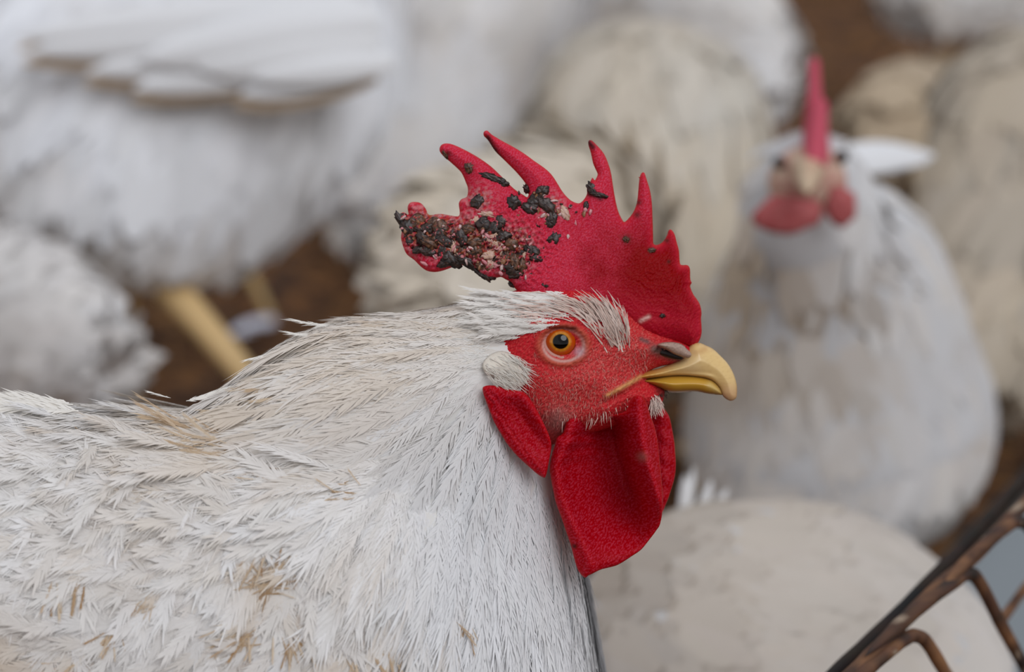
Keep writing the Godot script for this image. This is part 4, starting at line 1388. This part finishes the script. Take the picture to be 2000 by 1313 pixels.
	# D: far right
	hen("tall cream hen cut off by the right edge of the picture, pale grey below", [[2030, 240, 1.27, 190, 2000, 400, 1.26, 185], [1990, 560, 1.24, 165, 1990, 660, 1.22, 160], [2010, 420, 1.27, 180, 2290, 470, 1.33, 190]], Vector3(0.9, 0, -0.4), {"base": P(2260, 450, 1.32), "stain_and_shade": [[1960, 680, 1.1, 0.06, 0.8, Color(0.56, 0.54, 0.51)], [1850, 150, 1.1, 0.05, 0.5]], "tone": Color(0.46, 0.40, 0.325), "dirt": 0.25, "count": 1300, "droop": -1.2, "length": 0.042, "lift": 0.02, "wild": 0.15, "fluffy": 0.2})
	hen("tan-backed hen between the facing hen's comb and the right edge", [[1810, 270, 1.5, 155, 1880, 300, 1.5, 165]], Vector3(0.8, 0, -0.5), {"tone": Color(0.52, 0.41, 0.29), "dirt": 0.3, "count": 900, "lift": 0.02, "length": 0.042, "wild": 0.15, "fluffy": 0.2})
	hen("grey-white hen in the top right corner beyond the brown litter", [[1850, -60, 2.05, 135, 1990, -60, 2.05, 150]], Vector3(0.8, 0, -0.5), {"tone": Color(0.74, 0.73, 0.72), "dirt": 0.25, "count": 900, "length": 0.045})
	# E: white back at lower right
	var e := hen("smooth white hen back at lower right, reaching behind the rusty wire", [[1400, 1345, 0.86, 305, 1560, 1340, 0.86, 315], [1560, 1340, 0.86, 315, 1690, 1370, 0.86, 268], [1330, 1250, 0.88, 180, 1330, 1190, 0.88, 130]], Vector3(-0.8, 0, -0.4), {"tone": Color(0.65, 0.63, 0.62), "dirt": 0.14, "count": 3600, "lift": 0.012, "wild": 0.10, "length": 0.030, "stain_and_shade": [[1250, 1080, 0.9, 0.09, 0.5], [1560, 1180, 0.8, 0.05, 0.25]], "fluffy": 0.1, "droop": -0.4, "vary": 0.01})
	fan(e, [[1335, 1075, 1338, 935, 26], [1345, 1075, 1388, 945, 28], [1355, 1075, 1418, 962, 30], [1365, 1075, 1425, 990, 30], [1325, 1075, 1354, 920, 22]], 0.88, 0.87, Vector3(0, 0.3, 1), "ruffled_feather", white)
	# F: left edge
	hen("white hen rump with ragged feathers at the left edge, above the rooster's back", [[-60, 640, 1.18, 195, 20, 640, 1.16, 180], [90, 680, 1.14, 105, 150, 715, 1.12, 90]], Vector3(-1, 0, -0.1), {"tone": Color(0.73, 0.71, 0.70), "dirt": 0.12, "count": 1500, "lift": 0.06, "fluffy": 0.7, "length": 0.030, "stiff": 0.35, "droop": 0.1})


func hen_head(root: Node3D, at: Vector3, ahead: Vector3, r: float) -> void:       # side heads, out of the picture
	var side := Vector3.UP.cross(ahead).normalized()
	var at0 := at - root.position
	var bk := MB.new()
	bk.tube([at0 + ahead * r * 0.7, at0 + ahead * r * 1.5, at0 + ahead * r * 2.1 - Vector3(0, r * 0.3, 0)], [r * 0.5, r * 0.35, r * 0.06], 10, lin(200, 160, 96))
	part("beak", bk.mesh(M.horn), root)
	var cb := MB.new()
	for k in 5:
		var p := at0 + ahead * r * (0.8 - 0.45 * k) + Vector3(0, r * 0.7, 0)
		cb.tube([p, p + Vector3(0, r * 0.8, 0), p + Vector3(0, r * 1.5, 0) - ahead * r * 0.3], [r * 0.3, r * 0.22, r * 0.05], 8, lin(190, 50, 64))
	part("comb", cb.mesh(M.skin), root)
	for s in [-1.0, 1.0]:
		part("eye", lump(at0 + side * s * r * 0.95 + ahead * r * 0.3, Vector3.ONE * r * 0.2, 0, 0.0, 1, [lin(20, 14, 10), lin(20, 14, 10)], 6).mesh(M.eye), root)
		part("wattle", lump(at0 + side * s * r * 0.5 + ahead * r * 0.7 - Vector3(0, r * 1.1, 0), Vector3(r * 0.45, r * 0.7, r * 0.25), 0, 0.2, 2, [lin(190, 50, 64), lin(180, 40, 54)], 7).mesh(M.skin), root)


func facing_head(c: Node3D) -> void:
	var d := 0.96
	var k := K * d
	var o := c.position
	# comb seen edge on: a plate that runs away from the camera
	var cb := MB.new()
	for s in [[1592, 320, 0.945, 1602, 200, 0.955, 24, 15], [1594, 310, 0.962, 1590, 118, 0.968, 28, 11], [1596, 300, 0.98, 1592, 150, 0.99, 27, 11], [1598, 300, 0.995, 1594, 190, 1.01, 24, 10]]:
		var p0 := P(s[0], s[1], s[2]) - o
		var p1 := P(s[3], s[4], s[5]) - o
		cb.tube([p0, p0.lerp(p1, 0.35), p0.lerp(p1, 0.7), p1], [s[6] * k, s[6] * k * 0.85, s[7] * k * 1.2, s[7] * k], 12, lin(188, 84, 100))
	part("comb", cb.mesh(M.skin), c).set_meta("label", "narrow pink comb seen edge on")
	var bk := MB.new()
	bk.tube([P(1580, 330, 0.955) - o, P(1578, 345, 0.932) - o, P(1577, 362, 0.918) - o, P(1576, 376, 0.913) - o], [34 * k, 26 * k, 15 * k, 3 * k], 14, lin(206, 180, 150))
	part("beak", bk.mesh(M.horn), c)
	for s in [[1522, 318, 0.958], [1644, 306, 0.960]]:
		part("eye", lump(P(s[0], s[1], s[2]) - o, Vector3.ONE * 13 * k, 0, 0.0, 1, [lin(30, 16, 12), lin(44, 22, 12)], 8).mesh(M.eye), c)
	for s in [[1538, 420, 0.948, 66, 38], [1642, 404, 0.952, 30, 40]]:
		part("wattle", lump(P(s[0], s[1], s[2]) - o, Vector3(s[3] * k, s[4] * k, 14 * k), 0.1, 0.25, 5, [lin(180, 104, 104), lin(164, 78, 80)], 10).mesh(M.skin), c)
	part("face", lump(P(1578, 352, 0.968) - o, Vector3(78 * k, 72 * k, 52 * k), 0, 0.12, 8, [lin(212, 188, 166), lin(190, 140, 128)], 12).mesh(M.face), c)


# ------------------------------------------------------------------ rusty wire feeder at lower right
func rod(pts: Array, r: float, sd: int, shade := 1.0) -> ArrayMesh:
	var fine := []
	var rad := []
	var n := pts.size()
	for k in n - 1:
		for s in 8:
			var t := s / 8.0
			fine.append((pts[k] as Vector3).cubic_interpolate(pts[k + 1], pts[maxi(k - 1, 0)], pts[mini(k + 2, n - 1)], t))
	fine.append(pts[-1])
	var ns := FastNoiseLite.new()
	ns.seed = sd
	for p in fine:
		rad.append(r * smoothstep(-1.0, 6.0, float(rad.size())) * (1.0 + 0.12 * ns.get_noise_3dv((p as Vector3) * 9000.0)))
	var mb := MB.new()
	mb.tube(fine, rad, 10, Color.WHITE)
	for k in mb.v.size():
		var t := ns.get_noise_3dv(mb.v[k] * 6000.0)
		var c := lin(84, 54, 36).lerp(lin(132, 92, 60), clampf(t * 2.0, 0, 1)).lerp(lin(34, 24, 20), clampf(-t * 2.6, 0, 1)) * shade
		if ns.get_noise_3dv(mb.v[k] * 14000.0 + Vector3(9, 9, 9)) > 0.40 and shade > 0.9:
			c = lin(150, 132, 112)
		mb.c[k] = c
	return mb.mesh(M.rust)


func build_feeder() -> void:
	var d := func(px: float) -> float:
		return lerpf(0.625, 0.715, clampf((px - 1640.0) / 360.0, -1, 2))
	var at := func(px: float, py: float, dz := 0.0) -> Vector3:
		return P(px, py, (d.call(px) as float) + dz)
	var b: Vector3 = at.call(1800, 1200)
	b.y = 0.0
	var root := thing("wire_rack", "rusty bent wire rack crossing the lower right corner", "wire rack", b)
	var g := func(list: Array, dz := 0.0) -> Array:
		var o := []
		for k in range(0, list.size(), 2):
			o.append((at.call(list[k], list[k + 1], dz) as Vector3) - b)
		return o
	var r := 0.0020
	part("rail", rod(g.call([1560, 1412, 1680, 1300, 1830, 1150, 1900, 1090, 2000, 985, 2150, 830]), r * 1.05, 1), root)
	var ups := [[1610, 1380, 1720, 1285, 1770, 1247, 1792, 1243, 1812, 1258, 1850, 1320, 1960, 1500], [1690, 1282, 1780, 1200, 1862, 1138, 1890, 1122, 1912, 1136, 1958, 1225, 2005, 1310, 2100, 1480], [1830, 1162, 1900, 1085, 1965, 1030, 1992, 1020, 2016, 1038, 2060, 1120, 2160, 1300]]
	for k in 3:
		var pts: Array = g.call(ups[k], -0.004)
		var end: Vector3 = pts[-1]
		var prev: Vector3 = pts[-2]
		var dir := (end - prev).normalized()
		pts.append(end + dir * (end.y / -dir.y))             # down to the litter
		part("upright", rod(pts, r, 10 + k), root)
	part("rail", rod(g.call([1560, 1372, 1700, 1250, 1833, 1118, 1920, 1026, 2000, 936, 2150, 770], 0.03), r, 77, 0.12), root).set_meta("label", "dark back rail")
	part("cross_wire", rod(g.call([1945, 1225, 1965, 1200, 2010, 1140, 2100, 1030], 0.03), r * 0.8, 31), root)
	# grey metal trough behind, with a dark lip
	var q0 := P(1770, 1198, 0.98)
	var q1 := P(2080, 868, 1.12)
	var base := Vector3((q0.x + q1.x) * 0.5, 0, (q0.z + q1.z) * 0.5)
	var tr := thing("feed_trough", "blue-grey sheet metal trough with a dark lip behind the wire rack", "trough", base)
	var mb := MB.new()
	var away := Vector3(0.0, 0, -0.004)
	var low := Vector3(0.06, 0, 0.0)
	var f0 := Vector3(q0.x, 0.0, q0.z) + low
	var f1 := Vector3(q1.x, 0.0, q1.z) + low
	for p in [q0, q1, f1, f0]:
		mb.add(p - base, Vector3.UP, lin(150, 160, 166))
	for p in [q0, q1, f1, f0]:
		mb.add(p - base + away, Vector3.UP, lin(150, 160, 166))
	for t in [[0, 1, 2], [0, 2, 3], [4, 6, 5], [4, 7, 6], [0, 4, 1], [1, 4, 5], [1, 5, 2], [2, 5, 6], [3, 2, 6], [3, 6, 7], [0, 3, 7], [0, 7, 4]]:
		mb.tri(t[0], t[1], t[2])
	mb.smooth()
	var metal := material(Color.WHITE, 0.45, true)
	metal.metallic = 0.35
	part("side_panel", mb.mesh(metal), tr)
	var lip := MB.new()
	lip.tube([q0 - base, q0.lerp(q1, 0.5) - base, q1 - base], [0.006, 0.006, 0.006], 10, lin(34, 30, 28))
	part("lip", lip.mesh(M.rust), tr)
